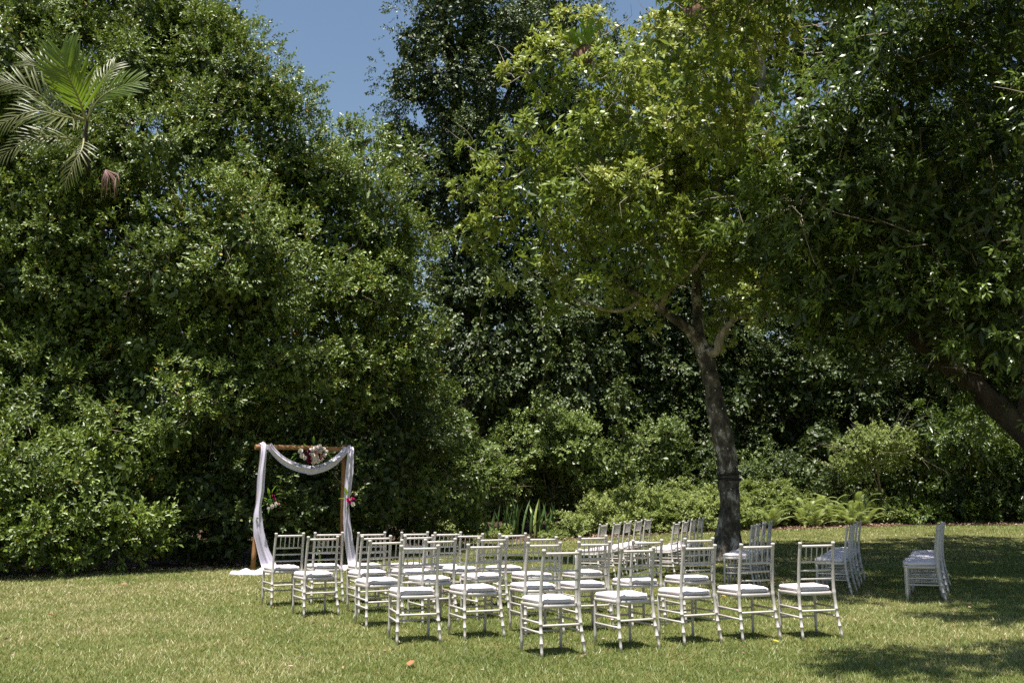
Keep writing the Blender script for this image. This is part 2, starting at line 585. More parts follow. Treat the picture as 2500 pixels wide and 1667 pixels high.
def crown(name, mat, lobes, parent=None, dens=2.2, clump=0.42, per=9, n=9, ll=0.10, lw=0.05, L=0.32, droop=0.12, gap=0.30, gap_s=0.9,
          whorl=False, shape=2, spread=0.9, tint=0.38, tvar=0.5, fill=1.0, curl=0.12, flat=0.6, outer=0.8, rare=0.012, long_shoots=0.08, fs=1.75, hang=0.0, back=0.12, under=0.25):
    """a crown of twig clumps: every clump is a leafy bough end, lit above and dark beneath"""
    dens, per = dens * DENS, int(per * PER + .5)
    p, nr = lobe_points(lobes, dens, back=back, under=under)
    g = noise(p + 31.7, gap_s)
    ok = g > gap
    p, nr, g = p[ok], nr[ok], g[ok]
    k = len(p)
    csz = clump * rng.uniform(0.6, 1.35, k)
    pc = np.repeat(p, per, 0); nc = np.repeat(nr, per, 0); cs = np.repeat(csz, per)
    v = unit(rng.normal(0, 1, (k * per, 3)) + nc * outer + UP * 0.35)
    q = pc + v * (cs * rng.uniform(0.25, 1.0, k * per))[:, None] * np.array((1, 1, flat))
    ok = q[:, 2] > 0.06
    q, v, nc2, cs2 = q[ok], v[ok], nc[ok], cs[ok]
    tn = tint + tvar * (noise(q, 0.7) - 0.5) + 0.25 * (np.repeat(rng.random(k), per)[ok] - 0.5)
    d = v + UP * 0.35 + nc2 * 0.4
    if hang: d = d * (1 - hang) - UP * hang * 1.6
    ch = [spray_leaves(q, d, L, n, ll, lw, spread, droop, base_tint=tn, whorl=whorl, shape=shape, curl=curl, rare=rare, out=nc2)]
    if long_shoots:
        m = int(len(q) * long_shoots)
        i = rng.integers(0, len(q), m)
        ch.append(spray_leaves(q[i], nc2[i] * 0.9 + UP * rng.uniform(-0.1, 0.8, (m, 1)) + rng.normal(0, .3, (m, 3)), L * 2.3, int(n * 1.5), ll * 0.95, lw * 0.95, spread, droop * 0.7, base_tint=tn[i] + 0.12, shape=shape, curl=curl, rare=rare, out=nc2[i]))
    if fill:
        # larger leaves inside close the crown; deep shade is put into their darker tint
        P2, N2 = [], []
        for c, r in lobes:
            c = np.asarray(c, float); r = np.asarray(r, float)
            area = 4 * math.pi * ((r[0] * r[1] + r[0] * r[2] + r[1] * r[2]) / 3)
            m = int(area * 80 * fill * (0.10 / ll) ** 1.2 * (2.3 / fs) ** 1.3)
            u = unit(rng.normal(0, 1, (m, 3)))
            a = c + u * r * rng.uniform(0.50, 0.82, (m, 1))
            kk = ((np.sum(u * unit(CAMP - a), 1) > -0.15) | (rng.random(m) < 0.2)) & (a[:, 2] > 0.05)
            P2.append(a[kk]); N2.append(u[kk])
        P2 = np.concatenate(P2); N2 = np.concatenate(N2)
        m = len(P2)
        s = rng.uniform(0.8, 1.3, m)
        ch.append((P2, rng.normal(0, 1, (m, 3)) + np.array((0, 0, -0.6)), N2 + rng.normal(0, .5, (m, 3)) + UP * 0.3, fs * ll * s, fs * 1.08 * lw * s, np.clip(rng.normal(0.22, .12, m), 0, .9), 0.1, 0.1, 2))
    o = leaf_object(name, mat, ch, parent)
    return o, q, nc2


def twigs(name, mat, q, nr, m, length, rad, parent, pull=0.9):
    """pale twigs that come out between the leaves"""
    b = MB()
    idx = rng.integers(0, len(q), m)
    for i in idx:
        s = q[i] - nr[i] * random.uniform(0.1, 0.5)
        d = unit(nr[i] * pull + rng.normal(0, 0.6, 3) + UP * random.uniform(-0.1, 0.5))
        l = length * random.uniform(0.5, 1.4)
        bend = rng.normal(0, 0.16, 3) * l
        pts = [s, s + d * l * 0.4 + bend * 0.6, s + d * l * 0.75 + bend, s + d * l + bend * 0.6]
        b.tube(pts, [rad * 1.5, rad * 1.1, rad * 0.7, rad * 0.3], 3, cap=False)
    o = b.build(name, mat, parent)
    o['kind'] = 'stuff'
    return o


def limb(b, pts, r0, r1, seg=10, sub=5, wob=0.04):
    """a tapered, slightly crooked limb through the points"""
    pts = [np.asarray(p, float) for p in pts]
    out = []
    n = len(pts)
    for i in range(n - 1):
        p0, p1, p2, p3 = pts[max(i - 1, 0)], pts[i], pts[i + 1], pts[min(i + 2, n - 1)]
        for k in range(sub):
            t = k / sub
            out.append(0.5 * ((2 * p1) + (-p0 + p2) * t + (2 * p0 - 5 * p1 + 4 * p2 - p3) * t * t + (-p0 + 3 * p1 - 3 * p2 + p3) * t ** 3))
    out.append(pts[-1])
    m = len(out)
    rad = [r0 + (r1 - r0) * (i / (m - 1)) ** 0.8 for i in range(m)]
    rad = [r * random.uniform(1 - wob, 1 + wob) for r in rad]
    b.tube(out, rad, seg)
    return out


def lob(*args, yz=1.0):
    """lobes given as (px, py, distance, radius in photograph pixels[, vertical squash]) -> world ellipsoids"""
    out = []
    for a in args:
        px, py, Y, r = a[:4]
        s = a[4] if len(a) > 4 else 0.85
        R = r * Y / F_PX
        out.append((P(px, py, Y), (R, R * yz, R * s)))
    return out


def tree(name, label, cat, lobes, base, mat, bark_mat, group=None, trunk_r=0.2, twig_n=0, twig_mat=None, twig_len=0.5, trunk_seg=9, knob=0, **kw):
    base = np.asarray(base, float)
    t = empty(name, base)
    tag(t, label, cat, group)
    off = Matrix.Translation(-Vector(base))
    cr, q, nr = crown('crown', mat, bulge(lobes, knob) if knob else lobes, **kw)
    parts = [cr]
    b = MB()
    top = np.mean([l[0] for l in lobes], 0)
    hi = max(lobes, key=lambda l: l[0][2])[0]
    path = limb(b, [base, base + (top - base) * np.array((0.15, 0.15, 0.35)), base + (top - base) * np.array((0.6, 0.6, 0.8)), hi], trunk_r, trunk_r * 0.35, trunk_seg)
    parts.append(b.build('trunk', bark_mat))
    for l in lobes[:7]:
        b = MB()
        s = path[int(len(path) * random.uniform(0.35, 0.8))]
        limb(b, [s, (s + l[0]) / 2 + np.array((0, 0, 0.25)), l[0] + (l[0] - s) * 0.03], trunk_r * 0.4, trunk_r * 0.1, 6)
        parts.append(b.build('branch', bark_mat))
    if twig_n:
        parts.append(twigs('twigs', twig_mat or M['twig'], q, nr, twig_n, twig_len, 0.006, None))
    for o in parts:
        o.parent = t
        o.data.transform(off)
    return t


# ------------------------------------------------------------------ trees and shrubs
tree('creeper_tree', 'tall tree smothered in small leaved creeper behind the palm at the edge of the lawn', 'tree',
     lob((-120, -80, 24, 360), (200, -60, 24, 300), (395, 90, 23.5, 190), (110, 300, 22.5, 330), (-120, 560, 22, 330), (60, 760, 21.5, 240), (-160, 950, 20.5, 260), (90, 1010, 20.5, 190), (230, 440, 20.6, 130), (140, 570, 20.6, 150), (222, 410, 19.7, 45), (225, 475, 19.9, 60)),
     (-9.5, 23.5, 0), M['leaf_creeper'], M['bark_dark'], trunk_r=0.35, twig_n=260, knob=6, dens=2.8, fill=1.45, clump=.36, per=10, n=10, ll=0.092, lw=0.045, L=.28, gap=0.24, rare=0.014)
tree('creeper_tree', 'huge mound of creeper covered tree sloping down from the sky behind the wedding arch', 'tree',
     lob((500, 200, 23, 175), (600, 350, 22.5, 190), (430, 480, 22, 260), (700, 460, 23, 165), (300, 730, 21.3, 250), (560, 700, 21.6, 270), (810, 560, 23.5, 190),
         (850, 760, 23, 180), (720, 950, 22, 210), (430, 1000, 20.8, 230), (930, 660, 24.5, 120), (940, 900, 23.5, 120)),
     (-6.5, 22.8, 0), M['leaf_creeper'], M['bark_dark'], trunk_r=0.4, twig_n=520, knob=6, dens=3.2, clump=.36, per=10, n=10, ll=0.090, lw=0.044, L=.28, gap=0.24, rare=0.016)
tree('broadleaf_shrub', 'big leafy shrub spilling over the lawn edge below the creeper, far from the chairs', 'shrub',
     lob((-160, 1160, 18.4, 240), (50, 1190, 18.6, 170), (230, 1230, 18.9, 150), (60, 1325, 17.6, 90), (-120, 1340, 17.2, 110), (360, 1300, 19.2, 85), (210, 1330, 18.4, 80), (300, 1120, 19.6, 110)),
     (-8.8, 19.5, 0), M['leaf_creeper'], M['bark_dark'], trunk_r=0.12, twig_n=60, dens=4.5, clump=0.3, per=9, n=9, ll=0.095, lw=0.045, L=0.26, gap=0.28, knob=3, tint=0.42, rare=0.010, twig_len=0.6)
tree('dark_shrub', 'dark shrub growing directly behind the draped wedding arch', 'shrub',
     lob((500, 1200, 20.6, 140), (620, 1240, 20.9, 130), (740, 1220, 21.5, 150), (860, 1190, 22.5, 150), (560, 1320, 20.4, 60), (700, 1310, 21.3, 65), (840, 1300, 22.2, 60), (930, 1080, 23.5, 130), (450, 1330, 20.6, 60), (510, 1345, 20.6, 40), (900, 1310, 24.6, 50), (960, 1310, 25.4, 45), (1040, 1305, 26.2, 40), (400, 1310, 20.4, 70)),
     (-5, 22, 0), M['leaf_forest'], M['bark_dark'], trunk_r=0.12, twig_n=60, dens=3.6, clump=0.34, per=9, n=9, ll=0.10, lw=0.052, L=0.28, gap=0.36, tint=0.42, rare=0.014)
tree('tangled_shrub', 'tall tangled pale green shrub between the arch and the round topped bush', 'shrub',
     lob((1000, 1030, 25, 100), (1080, 1060, 25.5, 115), (1000, 1180, 24.6, 110), (1110, 1190, 25.6, 110), (1170, 1120, 26, 70), (930, 1230, 24, 80), (1150, 1270, 26.2, 50), (1020, 1285, 25.2, 50)),
     (-2, 26, 0), M['leaf_pale'], M['twig'], trunk_r=0.09, twig_n=130, dens=3.4, clump=0.34, per=8, n=8, ll=0.085, lw=0.05, L=0.3, gap=0.33, tint=0.34, twig_len=0.7, rare=0.006)
tree('rounded_bush', 'round topped bush draped with vine and dark hollow under it, behind the strap leaved plants', 'bush',
     lob((1310, 1090, 30.2, 85), (1390, 1110, 30.2, 95), (1250, 1140, 30.4, 75), (1465, 1150, 30.6, 60), (1230, 1210, 30.5, 60), (1490, 1230, 30.6, 42), (1340, 1060, 30.5, 60), (1290, 1240, 31.4, 60), (1380, 1220, 31.8, 70), (1450, 1240, 31.4, 50)),
     (1.11348, 31.4, 0), M['leaf_pale'], M['twig'], trunk_r=0.10, twig_n=70, dens=4.6, clump=0.3, per=9, n=8, ll=0.09, lw=0.058, L=0.26, gap=0.2, tint=0.50, twig_len=0.5, rare=0.006)
tree('light_bush', 'loose pale bush just left of the big tree trunk, behind the low plants', 'bush',
     lob((1600, 1120, 31.1, 75), (1640, 1060, 31.4, 60), (1570, 1200, 31, 60), (1540, 1090, 31.6, 45)),
     (4.57143, 32, 0.05), M['leaf_pale'], M['twig'], trunk_r=0.07, twig_n=40, dens=4.5, clump=0.28, per=8, n=8, ll=0.085, lw=0.048, L=0.26, gap=0.28, tint=0.36, rare=0.004)
tree('undergrowth_shrub', 'dense shaded undergrowth shrub behind the ferns, just right of the lichen trunk', 'shrub',
     lob((1700, 1210, 31.3, 70), (1790, 1190, 31.5, 80), (1870, 1170, 31.6, 80), (1740, 1120, 31.8, 60)), (6.93624, 31.8, .4), M['leaf_forest'], M['bark_dark'], trunk_r=.05, twig_n=30, dens=4, clump=.3, per=7, n=8, ll=.11, lw=.06, L=.3, gap=.25, tint=.55, rare=.003)
tree('undergrowth_shrub', 'dense shaded undergrowth shrub behind the far end of the fern bank', 'shrub',
     lob((1960, 1170, 31.6, 80), (2050, 1200, 31.4, 70), (2130, 1220, 31.3, 60), (2000, 1080, 31.9, 60)), (10.1376, 31.8, .4), M['leaf_forest'], M['bark_dark'], trunk_r=.05, twig_n=30, dens=4, clump=.3, per=7, n=8, ll=.11, lw=.06, L=.3, gap=.35, tint=.3, rare=.003)
tree('undergrowth_shrub', 'dark undergrowth shrub filling the shade under the glossy shrub at the lawn edge', 'shrub',
     lob((2220, 1210, 31, 70), (2320, 1215, 30.9, 75), (2420, 1210, 30.7, 80), (2520, 1200, 30.5, 90)), (13.8814, 31.5, .5), M['leaf_gloss'], M['bark_dark'], trunk_r=.05, twig_n=30, dens=3.5, clump=.3, per=7, n=8, ll=.12, lw=.055, L=.3, gap=.32, tint=.1, rare=.0)  # low tint paints the overhanging tree's shade into the leaf colour
tree('arching_bush', 'small arching bush with pale lit top and bare stems, right of the fern bank', 'bush',
     lob((2100, 1100, 30.2, 45), (2150, 1085, 30.2, 55, 0.6), (2200, 1110, 30.4, 40, 0.6), (2080, 1150, 30.2, 40)),
     (11.3826, 30.8, 0.1), M['leaf_fern'], M['twig'], trunk_r=0.06, twig_n=40, dens=7, clump=0.24, per=9, n=8, ll=0.08, lw=0.05, L=0.22, gap=0.2, tint=0.42, rare=0.004, twig_len=1.1, fill=0.7)
tree('glossy_shrub', 'dark glossy leaved shrub under the leaning trunk at the far end of the lawn', 'shrub',
     lob((2300, 1060, 29.5, 70), (2380, 1090, 29.9, 80), (2270, 1120, 30.1, 60), (2440, 1140, 30.3, 70), (2520, 1100, 30.5, 90)),
     (13.7277, 31.1, 0.12), M['leaf_gloss'], M['bark_dark'], trunk_r=0.08, twig_n=30, dens=4.0, clump=0.3, per=8, n=8, ll=0.13, lw=0.045, L=0.3, gap=0.34, tint=0.4, droop=0.3, rare=0.0)

# tall trees of the forest edge, some hung with vines
tree('vine_hung_tree', 'tall dark tree hung with vines and showing sky between its leaves', 'tree',
     lob((1100, 60, 31.5, 120), (1010, 200, 31.5, 80), (1120, 240, 32, 130), (1220, 120, 32.5, 140), (1060, 370, 31.5, 95), (1190, 400, 32.5, 150), (1320, 60, 33.5, 130), (1340, 260, 34, 140), (1400, 430, 34, 140), (1090, 520, 32, 110), (980, 330, 31.5, 60), (970, 420, 31.6, 55), (1240, 570, 33, 150),
         (1150, -60, 32, 130), (1020, 110, 31.6, 70), (1060, -70, 32, 120), (1010, 480, 31.5, 60)),
     (-1.25714, 33, 0), M['leaf_forest'], M['bark_dark'], trunk_r=0.4, twig_n=170, dens=3.5, clump=0.5, per=8, n=9, ll=0.10, lw=0.06, L=0.40, gap=0.36, gap_s=0.6, droop=0.35, tint=0.38, fill=1.0, fs=1.6, hang=0.25, rare=0.006)
tree('young_tree', 'thin young tree poking into the sky beside the tall vine hung tree', 'tree',
     lob((862, 300, 27, 26, 0.6), (840, 330, 27, 18), (905, 345, 27, 34, 0.6), (960, 350, 27.3, 38, 0.6), (890, 420, 27, 55), (975, 430, 27.5, 50), (1010, 390, 27.5, 30)),
     (-4, 27.6, 0), M['leaf_creeper'], M['twig'], trunk_r=0.1, twig_n=40, dens=3.2, clump=0.3, per=6, n=8, ll=0.12, lw=0.06, L=0.35, gap=0.1, tint=0.5, fill=0.25, under=0.6, rare=0.004)
tree('vine_hung_tree', 'dark vine covered tree below the sky gap, left of the lime tree', 'tree',
     lob((1150, 700, 32, 140), (1090, 850, 31.5, 100), (1240, 850, 32, 160), (1180, 980, 31.5, 130), (1350, 760, 33, 160), (1370, 960, 32.5, 150), (1320, 1110, 32.5, 120)),
     (0, 33.5, 0), M['leaf_forest'], M['bark_dark'], trunk_r=0.35, twig_n=130, dens=2.2, clump=0.5, per=7, n=8, ll=0.13, lw=0.08, L=0.4, gap=0.36, droop=0.45, tint=0.36, fill=0.8, hang=0.45, rare=0.006)
wall = [('tall forest tree behind the lime green tree, right of the vine wall', [(1520, 650, 35, 190), (1500, 860, 35, 160), (1620, 960, 35, 150), (1480, 1060, 35, 120), (1560, 420, 36, 180)], 3.5),
        ('forest tree seen just right of the lichen covered trunk', [(1740, 760, 35.5, 190), (1800, 950, 35, 170), (1700, 1080, 35, 130), (1860, 1120, 35, 110), (1800, 560, 36.5, 200)], 7.2),
        ('forest tree in deep shade behind the fern bank', [(2000, 700, 35.5, 200), (2020, 920, 35, 180), (1960, 1090, 35, 120), (2120, 1050, 35, 120), (2050, 480, 36.5, 200)], 10.2),
        ('forest tree behind the leaning dark trunk', [(2260, 650, 35, 220), (2300, 880, 34, 200), (2260, 1100, 33.5, 140), (2420, 1080, 33, 150), (2300, 430, 36, 200)], 13.4),
        ('forest tree closing the view at the far end of the lawn', [(2560, 600, 34, 240), (2560, 860, 33, 220), (2540, 1100, 32, 160), (2700, 1000, 32, 220), (2560, 330, 35, 240)], 16.6)]
for lb, ls, bx in wall:
    tree('forest_tree', lb, 'tree', lob(*ls), (bx * 1.12, 36.6, 0.5), M['leaf_forest'], M['bark_dark'], group='forest trees behind the lawn', trunk_r=0.3, twig_n=90,
         dens=1.7, knob=5, clump=0.5, per=7, n=8, ll=0.12, lw=0.066, L=0.42, gap=0.36, droop=0.35, tint=0.36 - .012 * bx, fill=0.9, hang=0.3, rare=0.004)  # tint drops towards the right: shade there is put into the leaf colour
tree('forest_tree', 'high forest tree showing through the top of the dark overhanging tree', 'tree',
     lob((1750, 120, 35, 200), (1950, 60, 35, 200), (2150, 120, 34, 200), (2380, 60, 34, 220), (2580, 100, 33, 240), (1620, 190, 35.5, 130), (1480, 150, 37, 90)),
     (10.6343, 37.5, 0.1), M['leaf_forest'], M['bark_dark'], group='forest trees behind the lawn', trunk_r=0.4, twig_n=80,
     dens=1.3, clump=0.6, per=7, n=8, ll=0.16, lw=0.085, L=0.45, gap=0.36, droop=0.3, tint=0.38, fill=0.45, rare=0.003)
# a far mass of trees that closes the gaps near the ground
crown('distant_forest', M['leaf_forest'], [((x, 47 + 3 * math.sin(x), 4.5), (4.5, 3, 6.5)) for x in range(-40, 46, 5)], dens=0.5, clump=1.2, per=6, n=7, ll=0.4, lw=0.22, L=0.9, gap=0.05, tint=0.3, fill=0.5, gap_s=.5)[0]['label'] = 'distant forest seen dimly through gaps low between the trees'
bpy.data.objects['distant_forest']['category'] = 'forest'

# the lime green tree with the lichen covered trunk
TB = G(1787, 1368)
TB = np.array((TB[0], 20.5, float(ground_z(TB[0], 20.5))))
lime = empty('lime_green_tree', TB)
tag(lime, 'spreading lime green tree with a leaning lichen covered trunk among the chairs', 'tree')
ll_lobes = lob((1430, 120, 20.3, 90), (1620, 140, 20.8, 110), (1340, 210, 20, 90), (1490, 225, 19.4, 105), (1660, 240, 20.4, 115), (1290, 330, 20, 75), (1400, 350, 19.2, 100), (1560, 350, 19.2, 120),
               (1720, 370, 20.4, 120), (1275, 470, 19.8, 75), (1390, 490, 19, 105), (1540, 510, 18.8, 110), (1680, 530, 19.8, 110), (1330, 610, 19.8, 95), (1470, 640, 19.2, 100), (1610, 650, 19.4, 100),
               (1760, 660, 20.6, 90), (1350, 730, 20.5, 65), (1560, 740, 20.6, 70), (1210, 520, 20.5, 45), (1200, 620, 20.8, 40), (1800, 60, 21.5, 120), (1850, 230, 21.5, 100), (1800, -60, 21, 130), (1190, 380, 20.4, 42), (1165, 590, 20.6, 38), (1150, 450, 20.6, 30), (1215, 690, 20.6, 36), (1835, 735, 19.9, 55), (1905, 720, 20.0, 50), (1640, 150, 17.0, 90), (1700, 230, 16.4, 105), (1760, 350, 17.2, 90), (1790, 90, 15.8, 110), (1640, -10, 16.6, 60),
               (1660, 420, 21.8, 160), (1500, 480, 21.8, 160), (1880, 640, 21.2, 80), (1740, 800, 21.5, 50), (1960, 760, 21.5, 60))
cr, q, nr = crown('crown', M['leaf_lime'], ll_lobes, dens=6.6, clump=0.30, per=7, n=9, ll=0.13, lw=0.048, L=0.14, whorl=True, spread=0.95, droop=0.02, gap=0.40, gap_s=1.1,
                  tint=0.56, tvar=0.7, fill=0.5, fs=1.6, flat=0.42, shape=4, rare=0.006, long_shoots=0.03, under=0.35, curl=0.1)
lime_parts = [cr, twigs('twigs', M['bark_pale'], q, nr, 420, 0.75, 0.009, None, pull=0.6)]
b = MB()
trunk_pts = [TB + (0, 0, -0.1), TB + (0, 0, 0.25), P(1785, 1250, 20.5), P(1778, 1150, 20.5), P(1760, 1050, 20.5), P(1742, 960, 20.5), P(1728, 890, 20.5), P(1715, 845, 20.5)]
rads = [0.33, 0.245, 0.215, 0.21, 0.195, 0.18, 0.175, 0.17]
pts2, r2 = [], []
for i in range(len(trunk_pts) - 1):
    for k in range(5):
        t = k / 5
        pts2.append(trunk_pts[i] * (1 - t) + trunk_pts[i + 1] * t + rng.normal(0, 0.006, 3)); r2.append((rads[i] * (1 - t) + rads[i + 1] * t) * random.uniform(0.975, 1.03))
b.tube(pts2, r2, 26)
vv = np.array(b.v)
cc = np.array(pts2); ci = np.clip(np.searchsorted(cc[:, 2], vv[:, 2]), 0, len(cc) - 1)
rad_dir = vv - cc[ci]; rad_dir[:, 2] = 0
ang = np.arctan2(rad_dir[:, 1], rad_dir[:, 0])
hgt = np.clip((vv[:, 2] - TB[2]) / .7, 0, 1)
vv += unit(rad_dir) * ((noise(vv + 5, 2.2) - .5) * .07 + (noise(vv, 7) - .5) * .035 + (1 - hgt) ** 2 * (.10 + .09 * np.sin(ang * 5 + 1)))[:, None]
b.v = [tuple(q_) for q_ in vv]
tr = b.build('trunk', M['bark_lichen'])
lime_parts.append(tr)
FK = P(1715, 850, 20.5)
limbs = [([FK - (0, 0, .15), P(1690, 815, 20.4), P(1655, 785, 20.2), P(1612, 755, 20.0), P(1575, 730, 19.9)], .14, .06, 'bark_lichen'),
         ([P(1612, 755, 20.0), P(1625, 720, 19.9), P(1655, 685, 19.8), P(1700, 650, 19.6), P(1735, 600, 19.6)], .075, .04, 'bark_pale'),
         ([FK - (0, 0, .1), P(1748, 860, 20.3), P(1758, 825, 20.2), P(1778, 795, 20.1), P(1800, 772, 20.1)], .10, .06, 'bark_pale'),
         ([FK, P(1705, 800, 20.7), P(1700, 700, 20.9), P(1700, 560, 21), P(1685, 520, 20.8), P(1665, 430, 20.5), P(1668, 380, 20.4)], .13, .07, 'bark_lichen'),
         ([P(1685, 520, 20.8), P(1650, 460, 20.6), P(1640, 440, 20.5)], .05, .03, 'bark_lichen'),
         ([P(1800, 772, 20.1), P(1860, 770, 20.2), P(1900, 755, 20.3), P(1950, 730, 20.4), P(2010, 705, 20.5), P(2080, 660, 20.4), P(2110, 600, 20.4)], .06, .03, 'bark_pale'),
         ([P(1700, 560, 21), P(1820, 300, 21), P(1860, 190, 21), P(1855, 140, 21), P(1838, 80, 21), P(1830, -30, 21)], .10, .06, 'bark_pale'),
         ([P(1668, 380, 20.4), P(1760, 200, 20.6), P(1745, 150, 20.6), P(1710, 60, 20.4)], .07, .05, 'bark_dark'),
         ([P(1575, 730, 19.9), P(1500, 680, 19.6), P(1420, 600, 19.4), P(1330, 500, 19.5)], .06, .02, 'bark_lichen'),
         ([P(1655, 685, 19.8), P(1560, 560, 19.3), P(1480, 420, 19.4), P(1440, 260, 20), P(1450, 150, 20)], .06, .03, 'bark_pale'),
         ([P(1575, 730, 19.9), P(1500, 760, 20.2), P(1380, 720, 20.5), P(1270, 650, 20.6)], .045, .015, 'bark_pale')]
for pts, r0, r1, mt in limbs:
    b = MB(); limb(b, pts, r0, r1, 9, wob=.09)
    lime_parts.append(b.build('branch', M[mt]))
off = Matrix.Translation(-Vector(TB))
for o in lime_parts:
    o.parent = lime
    o.data.transform(off)

# the dark glossy tree that overhangs the lawn
DB = np.array((12.6, 17.5, 0.12))
dark = empty('glossy_dark_tree', DB)
tag(dark, 'large dark tree with long glossy drooping leaves overhanging the shaded lawn', 'tree')
dl = lob((2010, 330, 17.5, 130), (2180, 330, 17, 150), (2370, 330, 16.5, 160), (1900, 450, 18, 120), (2040, 500, 17, 150), (2230, 520, 16.6, 160), (2420, 560, 16, 180), (1880, 590, 18.4, 100), (2000, 690, 17.8, 130),
         (2160, 720, 17.3, 140), (2340, 740, 16.8, 150), (2520, 780, 16, 170), (2240, 140, 16.8, 150), (2420, 120, 16, 170), (2110, 60, 17.5, 110), (2560, 350, 15.5, 180), (2460, -60, 16, 220), (2120, 860, 18.4, 90), (1990, 800, 18.6, 70),
         (2560, 560, 18, 260), (2330, 860, 19.5, 120), (1960, 380, 20, 140), (2480, 950, 19, 130))
over = [(np.array(c), np.array(r)) for c, r in [((5.6, 13.8, 9.9), (1.6, 1.6, .8)), ((7.2, 11.6, 9.3), (1.7, 1.6, .8)), ((5.0, 12.0, 9.2), (1.1, 1.3, .6)), ((6.2, 9.8, 7.8), (1.5, 1.0, .5)), ((4.6, 7.3, 7.2), (1.3, .55, .35)),
                                                ((7.0, 7.5, 7.2), (1.2, .6, .4)), ((4.7, 9.9, 8.0), (.9, .35, .35)), ((7, 20.0, 7.8), (2, 1.9, 1)), ((10, 21, 7.8), (2.2, 2, 1)), ((9.2, 12.6, 9.2), (1.6, 1.5, .8)), ((3.4, 13.8, 10.4), (1.1, 1.5, .6)), ((8.6, 10.2, 7.8), (1.4, 1.2, .5)), ((3.2, 12.2, 9.0), (.5, .6, .3)), ((2.4, 7.1, 7.0), (.5, .28, .25)), ((3.5, 7.2, 7.2), (.9, .45, .35))]]
cr, q, nr = crown('crown', M['leaf_gloss'], dl, dens=2.7, clump=0.42, per=7, n=9, ll=0.155, lw=0.046, L=0.24, whorl=False, spread=1.0, droop=0.42, gap=0.32, gap_s=0.9, tint=0.60, tvar=0.6,
                  fs=1.6, fill=0.9, shape=4, curl=0.2, rare=0.002, back=0.35, under=0.4)
cr2, q2, nr2 = crown('crown', M['leaf_gloss'], over, dens=5, clump=0.42, per=7, n=9, ll=0.155, lw=0.048, L=0.24, spread=1.0, droop=0.42, gap=0.24, gap_s=1.3, tint=0.46, tvar=0.6, fill=1.3, fs=1.6, shape=2, curl=0.2, rare=0.002, back=0.9, under=0.8)
dp = [cr, cr2, twigs('twigs', M['twig'], q, nr, 260, 0.8, 0.009, None)]
limbs = [([DB + (0, 0, -.1), P(2640, 1180, 18), P(2500, 1050, 18.3), P(2400, 960, 18.6), P(2290, 870, 18.8), P(2230, 820, 18.9)], .33, .15),
         ([P(2290, 870, 18.8), P(2270, 760, 18.9), P(2300, 640, 18.8), P(2330, 500, 18.5), P(2380, 300, 18)], .24, .10),
         ([P(2230, 820, 18.9), P(2160, 760, 18.9), P(2080, 740, 18.8), P(1980, 700, 18.7)], .17, .05),
         ([P(2270, 760, 18.9), P(2200, 600, 18.6), P(2130, 480, 18.2), P(2080, 340, 17.8)], .14, .05),
         ([P(2500, 1050, 18.3), P(2520, 850, 18), P(2480, 700, 17.5), P(2420, 560, 17)], .2, .08),
         ([P(2400, 960, 18.6), P(2370, 800, 18.6), P(2410, 660, 18.4), P(2440, 640, 18.2)], .12, .05)]
for pts, r0, r1 in limbs:
    b = MB(); limb(b, pts, r0, r1, 10)
    dp.append(b.build('trunk' if r0 == .33 else 'branch', M['bark_dark']))
b = MB()
for k in range(16):     # bare reddish branches that catch the light near the edge
    s = P(random.uniform(2380, 2500), random.uniform(560, 700), 15.8)
    limb(b, [s, s + np.array((random.uniform(-.2, .5), 0, random.uniform(.1, .5))), s + np.array((random.uniform(-.3, .9), random.uniform(-.2, .2), random.uniform(.3, .9)))], .014, .004, 5, 3)
dp.append(b.build('bare_branches', M['twig'])); dp[-1]['kind'] = 'stuff'
off = Matrix.Translation(-Vector(DB))
for o in dp:
    o.parent = dark
    o.data.transform(off)

# hanging vines
def vine(label, px, py, Y, length, n=60):
    top = P(px, py, Y)
    v = empty('hanging_vine', top)
    tag(v, label, 'vine', 'vines hanging in the forest edge')
    b = MB()
    pts = [np.array((0.12 * math.sin(k * .8 + px), 0, -length * k / 12)) for k in range(13)]
    b.tube(pts, [.012] * 13, 4)
    b.build('stem', M['twig'], v)
    t = rng.random(n)
    c = np.stack([0.12 * np.sin(t * 12 * .8 + px) + rng.normal(0, .12, n), rng.normal(-.05, .12, n), -length * t], 1)
    leaf_object('foliage', M['leaf_forest'], [spray_leaves(c, rng.normal(0, 1, (n, 3)) + np.array((0, -.5, -.4)), .16, 7, .11, .08, droop=.5, base_tint=np.full(n, .55))], v)
vine('vine curtain hanging in the dark gap below the sky, nearest the mound', 1075, 560, 28.6, 3.8, 110)
vine('vine curtain hanging in the dark hollow above the round topped bush', 1330, 760, 29, 3.4, 80)
vine('long thin vine strung down the dark vine wall by the lime green tree', 1180, 560, 29, 5.0, 120)
vine('pale sunlit vine falling over the forest edge left of the lichen trunk', 1510, 920, 28.8, 2.6, 90)

print('TRIS after trees', COUNT[0])

# ------------------------------------------------------------------ palm
PB = P(205, 300, 18.8)
C0_ = P(212, 295, 18.75)
palm = empty('palm_tree', (PB[0] - .3, PB[1] + 2.6, 0))
tag(palm, 'feather leaved palm with bright green upright fronds in front of the creeper, far left', 'palm')
plo = Vector(palm.location)
b = MB()
limb(b, [plo, plo + Vector((0, 0, 3)), Vector(PB) + Vector((-.1, 1.3, -1.6)), Vector(PB) + Vector((.02, .15, -.7)), Vector(C0_)], .14, .03, 10)
o = b.build('trunk', M['bark_dark'], palm); o.data.transform(Matrix.Translation(-plo))


